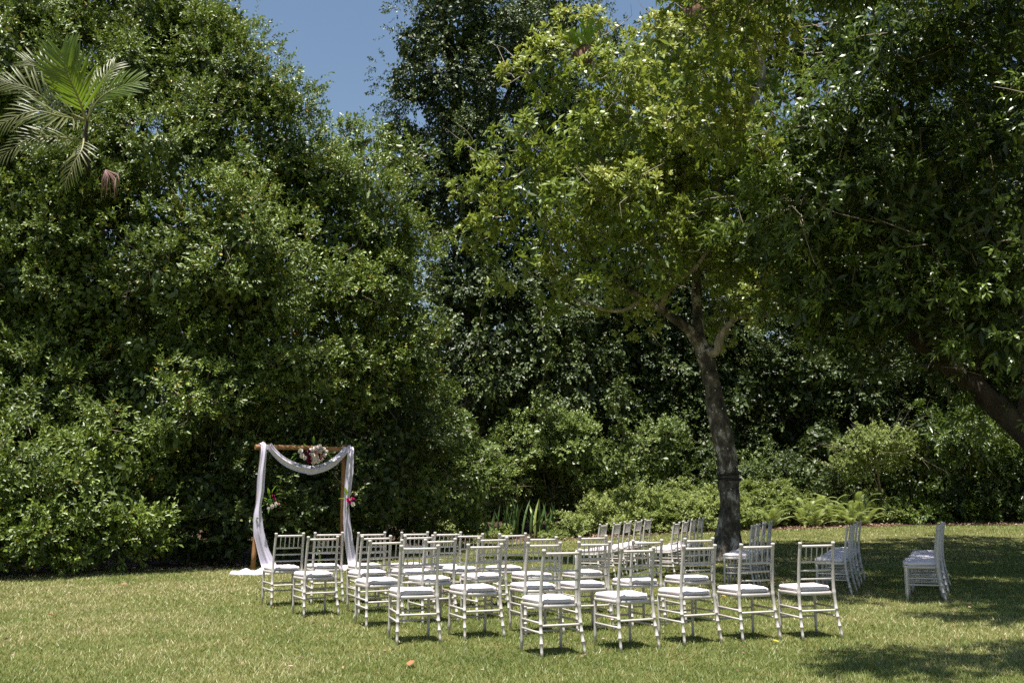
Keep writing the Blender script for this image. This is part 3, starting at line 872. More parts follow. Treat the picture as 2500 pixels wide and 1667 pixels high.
def leaflet_mesh(name, mat, w=0.045, droop=0.12):
    b = MB()
    n = 5
    vs = []
    for k in range(n + 1):
        t = k / n
        ww = w * (0.55 + 1.6 * t) * (1 - t) ** 0.6 if t < 1 else 0.0
        z = -droop * t * t
        vs += [(-ww, t, z + ww * .35), (0, t, z), (ww, t, z + ww * .35)]
    fs = []
    for k in range(n):
        a = k * 3
        fs += [(a, a + 1, a + 4, a + 3), (a + 1, a + 2, a + 5, a + 4)]
    b.add(vs, fs)
    return b.mesh(name, mat)


LM = [leaflet_mesh('leaflet', M['palm_leaf'], droop=.2), leaflet_mesh('leaflet', M['palm_leaf_dull'], .035, .34)]


def frond(pts, ln, mat_i, n=18, side_up=(0, -1, .2), angle=0.75, label=None):
    """one pinnate frond: a rachis and its leaflets in two ranks"""
    pts = [Vector(p) for p in pts]
    base = pts[0]
    b = MB()
    path = limb(b, [p - base for p in pts], .024, .005, 6, 8)
    fr = b.build('frond', M['palm_rachis'], palm)
    fr.location = base - plo
    if label: fr['label'] = label
    path = [Vector(p) for p in path]
    m = len(path)
    nrm = Vector(side_up).normalized()
    for k in range(n):
        t = 0.16 + 0.82 * k / (n - 1)
        x = t * (m - 1)
        i = min(int(x), m - 2)
        p = path[i].lerp(path[i + 1], x - i)
        tg = (path[i + 1] - path[i]).normalized()
        sd = tg.cross(nrm).normalized()
        nn = sd.cross(tg).normalized()
        for s in (-1, 1):
            an = angle * (1.15 - .55 * t) * random.uniform(.88, 1.12)
            d = (tg * math.cos(an) + sd * s * math.sin(an) + nn * random.uniform(.02, .2)).normalized()
            l = ln * (math.sin(math.pi * (0.18 + 0.72 * t)) ** 0.7) * random.uniform(.85, 1.1)
            xax = d.cross(nn).normalized()
            zax = xax.cross(d)
            mt = Matrix((xax, d, zax)).transposed().to_4x4()
            o = link_mesh('leaflet', LM[mat_i], fr)
            o.matrix_local = Matrix.Translation(p) @ mt @ Matrix.Diagonal((l if l > .3 else .3, l, l, 1))


C0 = P(212, 295, 18.7)
frond([C0, P(190, 235, 18.4), P(165, 180, 18.2), P(150, 128, 18.1)], .85, 0, label='upright bright green frond')
frond([C0, P(170, 215, 18.5), P(115, 170, 18.4), P(62, 150, 18.3)], .62, 1, label='grey green frond arching up to the left')
frond([C0, P(140, 262, 18.3), P(70, 215, 18.1), P(5, 200, 18.0)], .60, 1)
frond([C0, P(150, 285, 18.1), P(80, 272, 17.8), P(0, 305, 17.7)], .60, 1)
frond([P(205, 345, 18.6), P(140, 335, 18.2), P(70, 340, 17.9), P(0, 385, 17.8)], .50, 1, n=16)
frond([P(205, 335, 18.5), P(200, 365, 18.2), P(180, 400, 18.1), P(158, 450, 18.1)], .42, 1, n=14, label='drooping dry frond')
frond([C0, P(240, 245, 18.5), P(285, 215, 18.4), P(335, 200, 18.4)], .58, 0)
frond([C0, P(232, 235, 18.8), P(250, 195, 18.9), P(278, 160, 19.0)], .55, 1, n=14)
b = MB()
s = np.array(P(258, 415, 18.6))
for k in range(16):
    e = s + np.array((random.uniform(-.08, .34), random.uniform(-.15, .1), random.uniform(-.62, -.25)))
    b.tube([s, s + np.array(((e - s)[0] * .8, 0, (e - s)[2] * .35)), e], [.009, .011, .005], 4)
o = b.build('flower_stalk', M['palm_flower'], palm); o.data.transform(Matrix.Translation(-plo))

# ------------------------------------------------------------------ staghorn ferns on the lime green tree
def antler(name, L, forks, w):
    b = MB()

    def arm(p, d, l, w, lv):
        n = 4
        pts = []
        for k in range(n + 1):
            t = k / n
            pts.append(p + d * l * t + Vector((0, 0, -.18 * l * t * t)))
        sd = d.cross(Vector((0, .3, 1))).normalized()
        vs = []
        for k, q in enumerate(pts):
            ww = w * (1 - .35 * k / n) * (1 if lv < forks or k < n else .3)
            vs += [q - sd * ww, q + sd * ww]
        b.add(vs, [(2 * k, 2 * k + 1, 2 * k + 3, 2 * k + 2) for k in range(n)])
        if lv < forks:
            for s in (-1, 1):
                arm(pts[-1], (d + sd * s * .55).normalized(), l * .6, w * .72, lv + 1)
    arm(Vector((0, 0, 0)), Vector((0, 1, 0)), L, w, 0)
    return b.mesh(name, M['leaf_lime_plain'])


M['leaf_lime_plain'] = plain('bright fern green', (0.17, 0.27, 0.035), 0.45, 0.4, 0.1, 10, .25)
AM = antler('frond', .22, 2, .03)


def staghorn(label, c, sx, sz, up_only, n=13):
    st = empty('staghorn_fern', c)
    tag(st, label, 'fern')
    b = MB()
    for (ox, oz, r) in ((-.28, -.12, .62), (.22, .22, .6), (.05, -.3, .5)):
        rings = []
        for i in range(9):
            ph = math.pi * (i + .5) / 9
            rings.append([(ox * sx + r * sx * math.sin(ph) * math.cos(a) * (1 + .12 * math.sin(3 * a + i)), r * sx * .55 * math.sin(ph) * math.sin(a) - .02 * i, oz * sz + r * sz * math.cos(ph) * (1 + .1 * math.sin(5 * a)))
                          for a in [2 * math.pi * k / 14 for k in range(14)]])
        b.loft(rings)
    b.build('shield_frond', M['fern_shield'], st)
    for k in range(n):
        a = random.uniform(-.9, .9)
        d = Vector((math.sin(a), -random.uniform(.1, .7), math.cos(a) if up_only else random.uniform(-.3, 1))).normalized()
        q = d.to_track_quat('Y', 'Z').to_matrix().to_4x4()
        o = link_mesh('frond', AM, st)
        o.matrix_local = Matrix.Translation((random.uniform(-.3, .4) * sx, -.1 * sx, random.uniform(.1, .5) * sz)) @ q @ Matrix.Rotation(random.uniform(-.5, .5), 4, 'Y') @ Matrix.Scale(random.uniform(.8, 1.5), 4)


staghorn('brown shielded staghorn fern with bright green antlers high in the lime green tree', P(1428, 135, 19.3), .29, .30, True)
staghorn('larger dark brown staghorn fern at the very top of the picture above the trunk', P(1712, 25, 18.8), .42, .50, False)

# ------------------------------------------------------------------ strap around the trunk and fairy lights
def ring_round(b, z, r, rad, tilt=0.0, seg=28):
    c = None
    for i in range(len(pts2) - 1):
        if pts2[i][2] <= z <= pts2[i + 1][2]:
            c = pts2[i]; rr = r2[i]
    p = [(c[0] + (rr + r) * math.cos(a), c[1] + (rr + r) * math.sin(a), z + tilt * math.cos(a)) for a in [2 * math.pi * k / seg for k in range(seg + 1)]]
    b.tube(p, rad, 6, cap=False)


st = empty('trunk_strap', P(1782, 1165, 20.5))
tag(st, 'black strap wound twice around the lichen covered trunk', 'strap')
for py in (1157, 1170):
    b = MB(); ring_round(b, P(1780, py, 20.5)[2], .02, .022, .02 if py == 1157 else -.02)
    o = b.build('band', M['strap'], st); o.data.transform(Matrix.Translation(-st.location))
fl = empty('fairy_lights', P(1760, 1120, 20.5))
tag(fl, 'string of tiny clear lights wound around the lichen covered trunk', 'string lights')
b = MB(); zz = [P(1760, y, 20.5)[2] for y in (1230, 850)]
wp = []
for k in range(260):
    t = k / 259
    z = zz[0] + (zz[1] - zz[0]) * t
    i = min(range(len(pts2)), key=lambda j: abs(pts2[j][2] - z))
    a = t * 2 * math.pi * 8
    wp.append((pts2[i][0] + (r2[i] + .016) * math.cos(a), pts2[i][1] + (r2[i] + .016) * math.sin(a), z))
b.tube(wp, .004, 4)
o = b.build('wire', M['wire'], fl); o.data.transform(Matrix.Translation(-fl.location))
bm_ = MB()
bm_.loft([[(.012 * math.sin(ph) * math.cos(a), .012 * math.sin(ph) * math.sin(a), .016 * math.cos(ph)) for a in [k * math.pi / 3 for k in range(6)]] for ph in (.35, 1.1, 2.0, 2.8)])
bme = bm_.mesh('bulb', M['bulb'])
for k in range(6, 260, 6):
    link_mesh('bulb', bme, fl, Vector(wp[k]) + Vector((math.cos(k / 259 * 16 * math.pi), math.sin(k / 259 * 16 * math.pi), 0)) * .012 - fl.location)

# ------------------------------------------------------------------ wedding arch
A0, A1 = G(617, 1391), G(833, 1381)
arch = empty('wedding_arch', (A0 + A1) / 2, math.atan2(A1[1] - A0[1], A1[0] - A0[0]))
tag(arch, 'square wedding arch of round orange brown timber poles standing on the lawn edge', 'arch')
AW = float(np.linalg.norm(A1 - A0)) / 2
def wl(name, builder, mat, parent): return builder.build(name, mat, parent)
for sx, lean in ((-1, .10), (1, -.01)):
    b = MB(); limb(b, [(sx * AW, 0, -.02), (sx * AW + lean * .5, 0, 1.2), (sx * AW + lean, 0, 2.44)], .047, .044, 12, 3, .01)
    wl('post', b, M['pine_pole'], arch)
b = MB(); limb(b, [(-AW - .08, -.085, 2.33), (0, -.085, 2.345), (AW + .16, -.085, 2.33)], .05, .047, 12, 4, .01)
wl('crossbar', b, M['pine_pole'], arch)

dr = empty('draped_cloth', arch.location, arch.rotation_euler.z)
tag(dr, 'long white chiffon cloth swagged over the wedding arch and trailing onto the grass', 'cloth')


def ribbon(name, centre, widths, depths, folds, parent, side=None, n_across=28, seed=0):
    """a gathered length of cloth: centre points, widths, and folds in depth"""
    b = MB()
    m = len(centre)
    c = [np.array(p, float) for p in centre]
    vs = []
    for i in range(m):
        tg = unit(c[min(i + 1, m - 1)] - c[max(i - 1, 0)])
        sd = np.array(side, float) if side is not None else np.cross(tg, (0, -1, 0))
        sd = unit(sd - tg * np.dot(sd, tg))
        nn = np.cross(sd, tg)
        if nn[1] > 0: nn = -nn
        for k in range(n_across + 1):
            u = k / n_across * 2 - 1
            w = widths[i] / 2 * .86
            dd = depths[i] * (math.cos(u * math.pi / 2) * .8 + .34 * math.sin(folds * u * 1.9 + seed + .04 * i) + .12 * math.sin(folds * u * 3.6 + seed * 2 + i * .03))
            e = 1 + .05 * math.sin(i * .37 + seed + (2 if u > 0 else 0))
            vs.append(c[i] + sd * u * w * e + nn * dd)
    q = n_across + 1
    fs = [(i * q + k, i * q + k + 1, (i + 1) * q + k + 1, (i + 1) * q + k) for i in range(m - 1) for k in range(n_across)]
    b.add(vs, fs)
    return b.build(name, M['drape'], parent)


def lerpn(keys, n):
    ks = np.array(keys, float)
    t = np.linspace(0, 1, n)
    out = []
    src = (ks[:, 0] - ks[0, 0]) / (ks[-1, 0] - ks[0, 0])
    for j in range(ks.shape[1]): out.append(np.interp(t, src, ks[:, j]))
    r = np.stack(out, 1)
    for _ in range(2):
        r[1:-1] = (r[:-2] + 2 * r[1:-1] + r[2:]) / 4
    return r


# left and right falls: keys (order, x, y, z, width, depth)
L_ = lerpn([(0, -AW + .07, .02, 2.395, .16, .03), (.4, -AW + .09, -.12, 2.41, .17, .04), (1, -AW + .07, -.16, 2.25, .15, .05), (3, -AW + .03, -.16, 1.85, .18, .05), (5, -AW + .03, -.15, 1.50, .19, .05), (6.3, -AW + .0, -.14, 1.22, .12, .05),
            (7, -AW - .01, -.15, 1.05, .19, .05), (8.5, -AW + .02, -.16, .7, .25, .06), (10, -AW + .12, -.18, .35, .24, .06), (11, -AW + .25, -.22, .04, .34, .07), (11.6, -AW + .2, -.5, .015, .4, .03)], 60)
ribbon('left_fall', [r[1:4] for r in L_], L_[:, 4], L_[:, 5], 3, dr, (1, 0, 0), seed=.4)
R_ = lerpn([(0, AW + .07, .02, 2.38, .15, .03), (.4, AW + .09, -.12, 2.40, .16, .04), (1, AW + .06, -.16, 2.25, .16, .05), (3, AW + .05, -.16, 1.85, .20, .05), (5, AW + .02, -.15, 1.50, .17, .05), (6.3, AW + .01, -.14, 1.28, .12, .05),
            (8, AW + .02, -.15, .9, .19, .05), (9.5, AW + .08, -.16, .5, .20, .06), (11, AW + .17, -.18, .04, .26, .06), (11.5, AW + .15, -.4, .015, .34, .03)], 60)
ribbon('right_fall', [r[1:4] for r in R_], R_[:, 4], R_[:, 5], 3, dr, (1, 0, 0), seed=2.1)
S_ = []
x0, x1 = -AW + .16, AW - .02
for k in range(61):
    t = k / 60
    x = x0 + (x1 - x0) * t
    sag = .46 * (1 - (2 * t - 1) ** 2) ** .85
    e = 2.42 if t < .5 else 2.40
    S_.append((x, -.15 - .03 * math.sin(math.pi * t), e - .04 - sag, .15 + .05 * math.sin(math.pi * t), .05))
ribbon('swag', [s[:3] for s in S_], [s[3] for s in S_], [s[4] for s in S_], 3, dr, seed=1.2)


def puddle(name, c, rx, ry, h, rot, parent):
    b = MB()
    vs = [(c[0], c[1], c[2] + h)]
    n, m = 26, 7
    for j in range(1, m + 1):
        r = j / m
        for k in range(n):
            a = 2 * math.pi * k / n
            w = 1 + .12 * math.sin(3 * a + 1) + .07 * math.sin(7 * a)
            x, y = rx * r * w * math.cos(a), ry * r * w * math.sin(a)
            z = h * (1 - r ** 2.4) * (1 + .35 * math.sin(x * 22 + y * 9)) + .012 + (.0 if j < m else -.01)
            vs.append((c[0] + x * math.cos(rot) - y * math.sin(rot), c[1] + x * math.sin(rot) + y * math.cos(rot), c[2] + z))
    fs = [(0, 1 + k, 1 + (k + 1) % n) for k in range(n)]
    for j in range(m - 1):
        for k in range(n):
            a = 1 + j * n + k; d = 1 + j * n + (k + 1) % n
            fs.append((a, a + n, d + n, d))
    b.add(vs, fs)
    return b.build(name, M['drape'], parent)


inv = dr.matrix_basis.inverted() if False else Matrix.Translation(dr.location) @ Matrix.Rotation(dr.rotation_euler.z, 4, 'Z')
inv = inv.inverted()
for px, py, rx, ry, h in ((592, 1401, .26, .20, .07), (632, 1401, .24, .20, .08)):
    c = inv @ Vector(G(px, py))
    puddle('pooled_cloth', c, rx, ry, h, -dr.rotation_euler.z, dr)
c = inv @ Vector(G(838, 1390))
puddle('pooled_cloth', c, .15, .16, .06, 0, dr)


# ------------------------------------------------------------------ flowers
def rose_mesh(name, mat, r=0.045, rings=((5, 1.0, .25), (5, .72, .6), (4, .45, 1.0), (3, .25, 1.25))):
    b = MB()
    for ri, (n, rad, el) in enumerate(rings):
        for k in range(n):
            a = 2 * math.pi * k / n + ri * .7
            d = Vector((math.cos(a), math.sin(a), 0)); s = Vector((-math.sin(a), math.cos(a), 0))
            vs = []
            for i in range(4):
                t = i / 3
                out = r * rad * (math.sin(t * 1.5))
                z = r * (.1 + el * t * .8) - (r * .18 * t if ri == 0 else 0)
                w = r * rad * .78 * math.sin(.5 + t * 2.1)
                for j in (-1, 0, 1):
                    vs.append(d * (out - abs(j) * w * .28) + s * j * w + Vector((0, 0, z + abs(j) * w * .15)))
            b.add(vs, [(i * 3 + j, i * 3 + j + 1, i * 3 + j + 4, i * 3 + j + 3) for i in range(3) for j in range(2)])
    return b.mesh(name, mat)


def posy_leaf_mesh():
    b = MB()
    b.add([(0, 0, 0), (-.018, .04, .004), (0, .04, -.002), (.018, .04, .004), (-.016, .08, -.004), (0, .08, -.01), (.016, .08, -.004), (0, .12, -.025)],
          [(0, 2, 1), (0, 3, 2), (1, 2, 5, 4), (2, 3, 6, 5), (4, 5, 7), (5, 6, 7)])
    return b.mesh('leaf', M['posy_leaf'])


FM = {k: rose_mesh('flower', M[k]) for k in ('white_petal', 'blush_petal', 'wine_petal', 'magenta_petal')}
PL = posy_leaf_mesh()


def posy(name, label, centre, fl, lv, leaf_s=1.0):
    """fl: (dx, dz, size, kind) flowers seen from the chairs; lv: (dx, dz, angle, length) leaves"""
    t = empty(name, centre, arch.rotation_euler.z)
    tag(t, label, 'flowers', 'flower arrangements on the wedding arch')
    b = MB()
    rings = [[(.6 * fl_r * math.sin(ph) * math.cos(a), -.02 + .05 * math.sin(ph) * math.sin(a), .6 * fl_r * math.cos(ph)) for a in [k * math.pi / 4 for k in range(8)]] for fl_r in (max(abs(f[1]) for f in fl) * .5,) for ph in (.3, 1, 1.6, 2.2, 2.9)]
    b.loft(rings)
    b.build('foam_base', M['posy_leaf'], t)
    for dx, dz, s, k in fl:
        o = link_mesh('flower', FM[k], t)
        d = Vector((dx * 1.6, -.35 + random.uniform(-.1, .1), dz * 1.6 + .12)).normalized()
        o.matrix_local = Matrix.Translation((dx, -.06 - .10 * math.sqrt(max(0, .1 - dx * dx - dz * dz)) - random.uniform(0, .02), dz)) @ d.to_track_quat('Z', 'Y').to_matrix().to_4x4() @ Matrix.Rotation(random.uniform(0, 6), 4, 'Z') @ Matrix.Scale(s, 4)
    for dx, dz, a, l in lv:
        d = Vector((math.cos(a), -.25, math.sin(a))).normalized()
        o = link_mesh('leaf', PL, t)
        o.matrix_local = Matrix.Translation((dx, -.05, dz)) @ d.to_track_quat('Y', 'Z').to_matrix().to_4x4() @ Matrix.Scale(l * leaf_s, 4)
    return t


ax = Vector((math.cos(arch.rotation_euler.z), math.sin(arch.rotation_euler.z), 0))
fw = Vector((ax.y, -ax.x, 0))
aloc = Vector(arch.location)
rr_ = random.Random(5)
big = []
for dx, dz, s, k in [(-.33, .06, 1.25, 'white_petal'), (-.30, -.05, 1.2, 'white_petal'), (-.24, -.10, 1.0, 'white_petal'), (-.22, .02, .8, 'wine_petal'), (-.15, .06, .9, 'wine_petal'), (-.08, .10, 1.25, 'white_petal'),
                     (.0, .14, 1.3, 'white_petal'), (.08, .17, 1.35, 'white_petal'), (.17, .12, 1.25, 'white_petal'), (.24, .06, 1.2, 'white_petal'), (.21, -.02, 1.2, 'white_petal'), (.10, .06, 1.3, 'white_petal'),
                     (.01, .03, 1.2, 'blush_petal'), (.14, -.04, 1.05, 'blush_petal'), (-.06, -.03, 1.2, 'white_petal'), (-.14, -.08, 1.05, 'wine_petal'), (-.20, -.13, .9, 'wine_petal'), (-.06, -.12, 1.2, 'white_petal'),
                     (.02, -.08, 1.25, 'white_petal'), (.09, -.11, 1.0, 'wine_petal'), (-.12, -.17, 1.1, 'wine_petal'), (-.03, -.19, 1.2, 'white_petal'), (.06, -.17, 1.2, 'white_petal'), (.14, -.12, 1.15, 'white_petal'), (-.10, -.01, .9, 'white_petal')]:
    big.append((dx, dz, s, k))
lv = [(-.36, -.02, 3.5, 1.5), (-.36, -.06, 3.8, 1.3), (-.33, 0, 3.1, 1.3), (-.28, .08, 2.5, 1.2), (-.02, .18, 1.7, 1.7), (.06, .2, 1.2, 1.3), (.26, .02, .3, 1.3), (.28, -.04, -.2, 1.4), (.26, -.1, -.7, 1.1), (-.28, -.16, 4.2, 1.1), (.1, -.2, 5.0, 1.0), (-.05, -.22, 4.6, 1.0), (-.18, .1, 2.0, 1.2), (.2, .14, .8, 1.1)]
posy('flower_arrangement', 'large arrangement of white and burgundy roses on the middle of the arch crossbar', aloc + ax * .17 + fw * .16 + Vector((0, 0, 2.22)), [(x * .92, z * .8, s, k) for x, z, s, k in big], lv)
posy('flower_posy', 'small posy of burgundy and white flowers tied to the left post of the arch', aloc - ax * (AW - .20) + fw * .2 + Vector((0, 0, 1.30)),
     [(.03, .10, .7, 'wine_petal'), (.06, .04, .65, 'magenta_petal'), (.09, -.05, .9, 'white_petal'), (.02, -.10, .95, 'white_petal'), (.15, -.06, .7, 'blush_petal'), (-.05, -.14, .7, 'white_petal')],
     [(0, .05, 2.0, 1.3), (.02, .14, 1.3, 1.6), (.08, .10, .5, 1.3), (-.06, .02, 2.6, 1.2), (-.08, -.06, 3.4, 1.1), (.1, 0, .1, 1.0), (0, -.12, 4.2, 1.1), (-.03, .1, 1.8, 1.5), (.13, .06, .2, 1.1)])
posy('flower_posy', 'small posy of magenta and white flowers tied to the right post of the arch', aloc + ax * (AW + .04) + fw * .2 + Vector((0, 0, 1.30)),
     [(-.08, .02, .9, 'magenta_petal'), (.02, .04, .9, 'magenta_petal'), (-.03, -.03, .9, 'magenta_petal'), (.03, -.07, 1.15, 'white_petal'), (.10, .12, .7, 'white_petal'), (.07, .16, .6, 'blush_petal'), (.07, .01, .8, 'wine_petal')],
     [(-.1, .03, 2.9, 1.7), (-.08, .1, 1.9, 1.8), (.08, .1, .9, 1.3), (.1, .02, .2, 1.2), (.06, -.08, 5.2, 1.1), (-.04, -.08, 4.2, 1.0), (0, .1, 1.3, 1.2)])

# ------------------------------------------------------------------ chair
def back_y(z):
    """curve of the rear post seen from the side; the chair faces +Y"""
    return float(np.interp(z, (0, .12, .25, .43, .6, .75, .92), (-.262, -.232, -.206, -.186, -.192, -.212, -.240)))


def back_x(z):
    return float(np.interp(z, (0, .2, .43, .92), (.212, .200, .190, .180)))


def post_mesh(sx):
    b = MB()
    zs = [0, .05, .108, .112, .120, .124, .16, .193, .197, .205, .209, .24, .268, .272, .280, .284, .33, .38, .415, .43, .445, .47, .55, .65, .75, .85, .895, .900, .918, .920]
    rad = []
    for z in zs:
        r = .0135 + .002 * min(z / .43, 1)
        if z in (.112, .120, .197, .205, .272, .280): r = .0185
        if z in (.415, .445): r = .019
        if z == .43: r = .022
        if z in (.900, .918): r = .019
        if z == .920: r = .010
        rad.append(r)
    b.tube([(sx * back_x(z), back_y(z), z) for z in zs], rad, 10)
    return b.mesh('rear_post', M['chair'])


def front_leg_mesh(sx):
    b = MB()
    zs = [0, .1, .108, .112, .120, .124, .193, .197, .205, .209, .268, .272, .280, .284, .36, .41]
    b.tube([(sx * (.195 + .004 * (1 - z / .43)), .185 + .008 * (1 - z / .43), z) for z in zs], [.0135 + .003 * z / .43 for z in zs], 10)
    return b.mesh('front_leg', M['chair'])


def slab(outline, z0, z1, ins=.006):
    """outline points (x, y) -> bevelled slab rings"""
    c = np.mean(outline, 0)
    def ring(z, k): return [(c[0] + (x - c[0]) * k, c[1] + (y - c[1]) * k, z) for x, y in outline]
    k = 1 - ins / .2
    return [ring(z0, k), ring(z0 + ins, 1), ring(z1 - ins, 1), ring(z1, k)]


def rounded(xf, xb, yf, yb, r=.045, n=5):
    """rounded trapezoid, counter clockwise"""
    pts = []
    for cx, cy, a0 in ((xf - r, yf - r, 0), (-xf + r, yf - r, 90), (-xb + r, yb + r, 180), (xb - r, yb + r, 270)):
        for k in range(n + 1):
            a = math.radians(a0 + 90 * k / n)
            pts.append((cx + r * math.cos(a), cy + r * math.sin(a)))
    return pts


CHM = {}
CHM['rear_post'] = [post_mesh(-1), post_mesh(1)]
CHM['front_leg'] = [front_leg_mesh(-1), front_leg_mesh(1)]
b = MB(); b.loft(slab(rounded(.215, .190, .215, -.190, .05), .405, .440)); seat_me = b.mesh('seat_frame', M['chair'])


def cushion_mesh(sd):
    r_ = random.Random(sd)
    ol = rounded(.210, .180, .212, -.172, .07, 6)
    c = np.mean(ol, 0)
    rings = []
    for z, k in ((.441, .90), (.446, .985), (.458, 1.01), (.475, 1.005), (.484, .96), (.489, .85), (.494, .6), (.496, .3), (.497, .05)):
        ring = []
        for j, (x, y) in enumerate(ol):
            w = .004 * math.sin(j * 1.3 + sd * 2 + z * 300) + r_.uniform(-.002, .002)
            ring.append((c[0] + (x - c[0]) * (k + w * 3), c[1] + (y - c[1]) * (k + w * 3), z + w * (1 if k < 1 else .6) + .003 * math.sin(3 * x * 20 + sd)))
        rings.append(ring)
    b = MB(); b.loft(rings)
    return b.mesh('cushion', M['cushion'])


CUSH = [cushion_mesh(k) for k in range(4)]


def bar_mesh(name, z, r, dz=0, y=None):
    b = MB()
    x = back_x(z) + .0
    yy = back_y(z) if y is None else y
    b.tube([(-x, yy, z), (-x * .5, yy - dz, z), (0, yy - dz * 1.3, z), (x * .5, yy - dz, z), (x, yy, z)], r, 8)
    return b.mesh(name, M['chair'])


def make_chair():
    t = empty('banquet_chair')
    for me in CHM['rear_post']: link_mesh('rear_post', me, t)
    for me in CHM['front_leg']: link_mesh('front_leg', me, t)
    link_mesh('seat_frame', seat_me, t)
    link_mesh('cushion', CUSH[0], t)
    link_mesh('top_rail', bar_mesh('top_rail', .880, .0125, .008), t)
    for z in (.728, .646, .563): link_mesh('back_rail', bar_mesh('back_rail', z, .0085 if z < .7 else .0095, .006), t)
    for k in range(5):
        x = (-2 + k) * .058
        b = MB(); zs = (.728, .735, .80, .873, .880)
        b.tube([(x * (1.0 if z < .8 else 1.0), back_y(z) - .009, z) for z in zs], [.0062, .0072, .0062, .0072, .0062], 6)
        link_mesh('spindle', b.mesh('spindle', M['chair']), t)
    for sx in (-1, 1):
        for z in (.285, .205):
            b = MB()
            b.tube([(sx * back_x(z), back_y(z), z), (sx * (back_x(z) + .004), -.10, z), (sx * .197, .19, z)], [.0105, .0095, .0105], 8)
            link_mesh('side_stretcher', b.mesh('side_stretcher', M['chair']), t)
    link_mesh('rear_stretcher', bar_mesh('rear_stretcher', .262, .0105), t)
    for z in (.262, .165):
        b = MB(); b.tube([(-.196, .190, z), (0, .190, z), (.196, .190, z)], .0095, 8)
        link_mesh('front_stretcher', b.mesh('front_stretcher', M['chair']), t)
    return t


chair0 = make_chair()
KIDS[chair0.name] = [o for o in COL.objects if o.parent == chair0]
CH_N = [0]


def place_chair(px, Y, yaw, label, group, world_x=None, jit=0.0):
    o = chair0 if CH_N[0] == 0 else copy_tree(chair0)
    x = (px - CX) / F_PX
    X = x * (Y / CP) * 1.0 if world_x is None else world_x      # a point near eye height lies close to the ray of the horizon
    if world_x is None:
        top = P(px, 1310, Y)
        X = top[0]
    a = math.radians(yaw)
    # the middle of the back's top is at (0, -.24) in the chair's own frame
    ox, oy = X - (.24 * math.sin(a)), Y + (.24 * math.cos(a))
    o.location = (ox, oy, float(ground_z(ox, oy)) + .003)
    o.rotation_euler = (random.uniform(-.006, .006), random.uniform(-.008, .008), a)
    tag(o, label, 'chair', group)
    if CH_N[0]:
        for ch in list(o.children_recursive) if False else []: pass
    CH_N[0] += 1
    return o


NEAR = 'silvery chairs with white cushions facing the arch'
CH = [  # px of the back's middle, distance, yaw, label
    (1025, 9.80, 18, 'silvery chair in the nearest row, first from the left'),
    (1182.9, 10.12, 25, 'silvery chair in the nearest row, second from the left'),
    (1371.8, 9.02, 24, 'silvery chair standing closest to the camera, its back lowest of all'),
    (1555.6, 9.38, 28, 'silvery chair in the nearest row just right of the closest chair'),
    (1707.4, 9.72, 25, 'silvery chair in the nearest row, third from the right, in front of the trunk'),
    (1848.4, 9.90, 20, 'silvery chair in the nearest row, second from the right end'),
    (1995, 9.95, 14, 'silvery chair at the right end of the nearest row, dappled shade beside it'),
    (944, 11.0, 25, 'silvery chair in the second row, leftmost, just behind the nearest row'),
    (1076.3, 11.3, 28, 'silvery chair in the second row, second from the left'),
    (1327.9, 10.4, 22, 'silvery chair in the second row directly behind the closest chair'),
    (1450, 10.6, 23, 'silvery chair in the second row between the closest chair and its right neighbour'),
    (1580.4, 11.0, 24, 'silvery chair in the second row, rightmost, in front of the shaded chairs'),
    (788.8, 12.0, 30, 'silvery chair in front of the right post of the arch, nearer of the pair'),
    (919.9, 12.2, 28, 'silvery chair in the third row, second from the left'),
    (1023.7, 12.35, 26, 'silvery chair in the third row, third from the left'),
    (1204.8, 11.7, 28, 'silvery chair in the third row in front of the strap leaved plants'),
    (1323.2, 11.9, 24, 'silvery chair in the third row, its back seen just behind a second row chair'),
    (1448.9, 12.2, 24, 'silvery chair in the third row in front of the shaded row of five'),
    (1707.6, 11.3, 22, 'silvery chair alone behind the nearest row, left of the trunk foot'),
    (706.9, 13.05, 30, 'silvery chair farthest left, just in front of the draped arch'),
    (803, 13.35, 22, 'silvery chair in the back row overlapping the right drape of the arch'),
    (908.4, 13.4, 25, 'silvery chair in the back row, first to the right of the arch'),
    (1012.9, 13.5, 24, 'silvery chair in the back row, second to the right of the arch'),
    (1094.5, 13.4, 24, 'silvery chair in the back row, third to the right of the arch'),
    (1146.3, 12.85, 24, 'silvery chair in the back row, slightly ahead of its left neighbour'),
    (1253, 13.0, 24, 'silvery chair at the right end of the back row before the strap leaved plants'),
]
allch = []
for px, Y, yaw, lb in CH: allch.append(place_chair(px, Y, yaw, lb, NEAR))
ORD = ['nearest', 'second nearest', 'third nearest', 'fourth nearest', 'farthest']
ROWS = [  # start px, distance, count, spacing, axis angle from +X (deg), yaw, phrase
    (1466, 16.6, 5, .56, 63, 66, 'in the spread out shaded row of five', 'chairs in the shaded side row of five'),
    (1648, 16.9, 4, .58, 66, 67, 'in the shaded row just left of the trunk', 'chairs in the shaded side row left of the trunk'),
    (1833, 15.3, 4, .55, 66, 70, 'in the shaded row just right of the trunk', 'chairs in the shaded side row right of the trunk'),
    (2064, 13.95, 5, .57, 66, 72, 'in the shaded row second from the right', 'chairs in the second shaded side row from the right'),
    (2290, 12.95, 5, .57, 65, 70, 'in the shaded row farthest right', 'chairs in the shaded side row farthest right')]
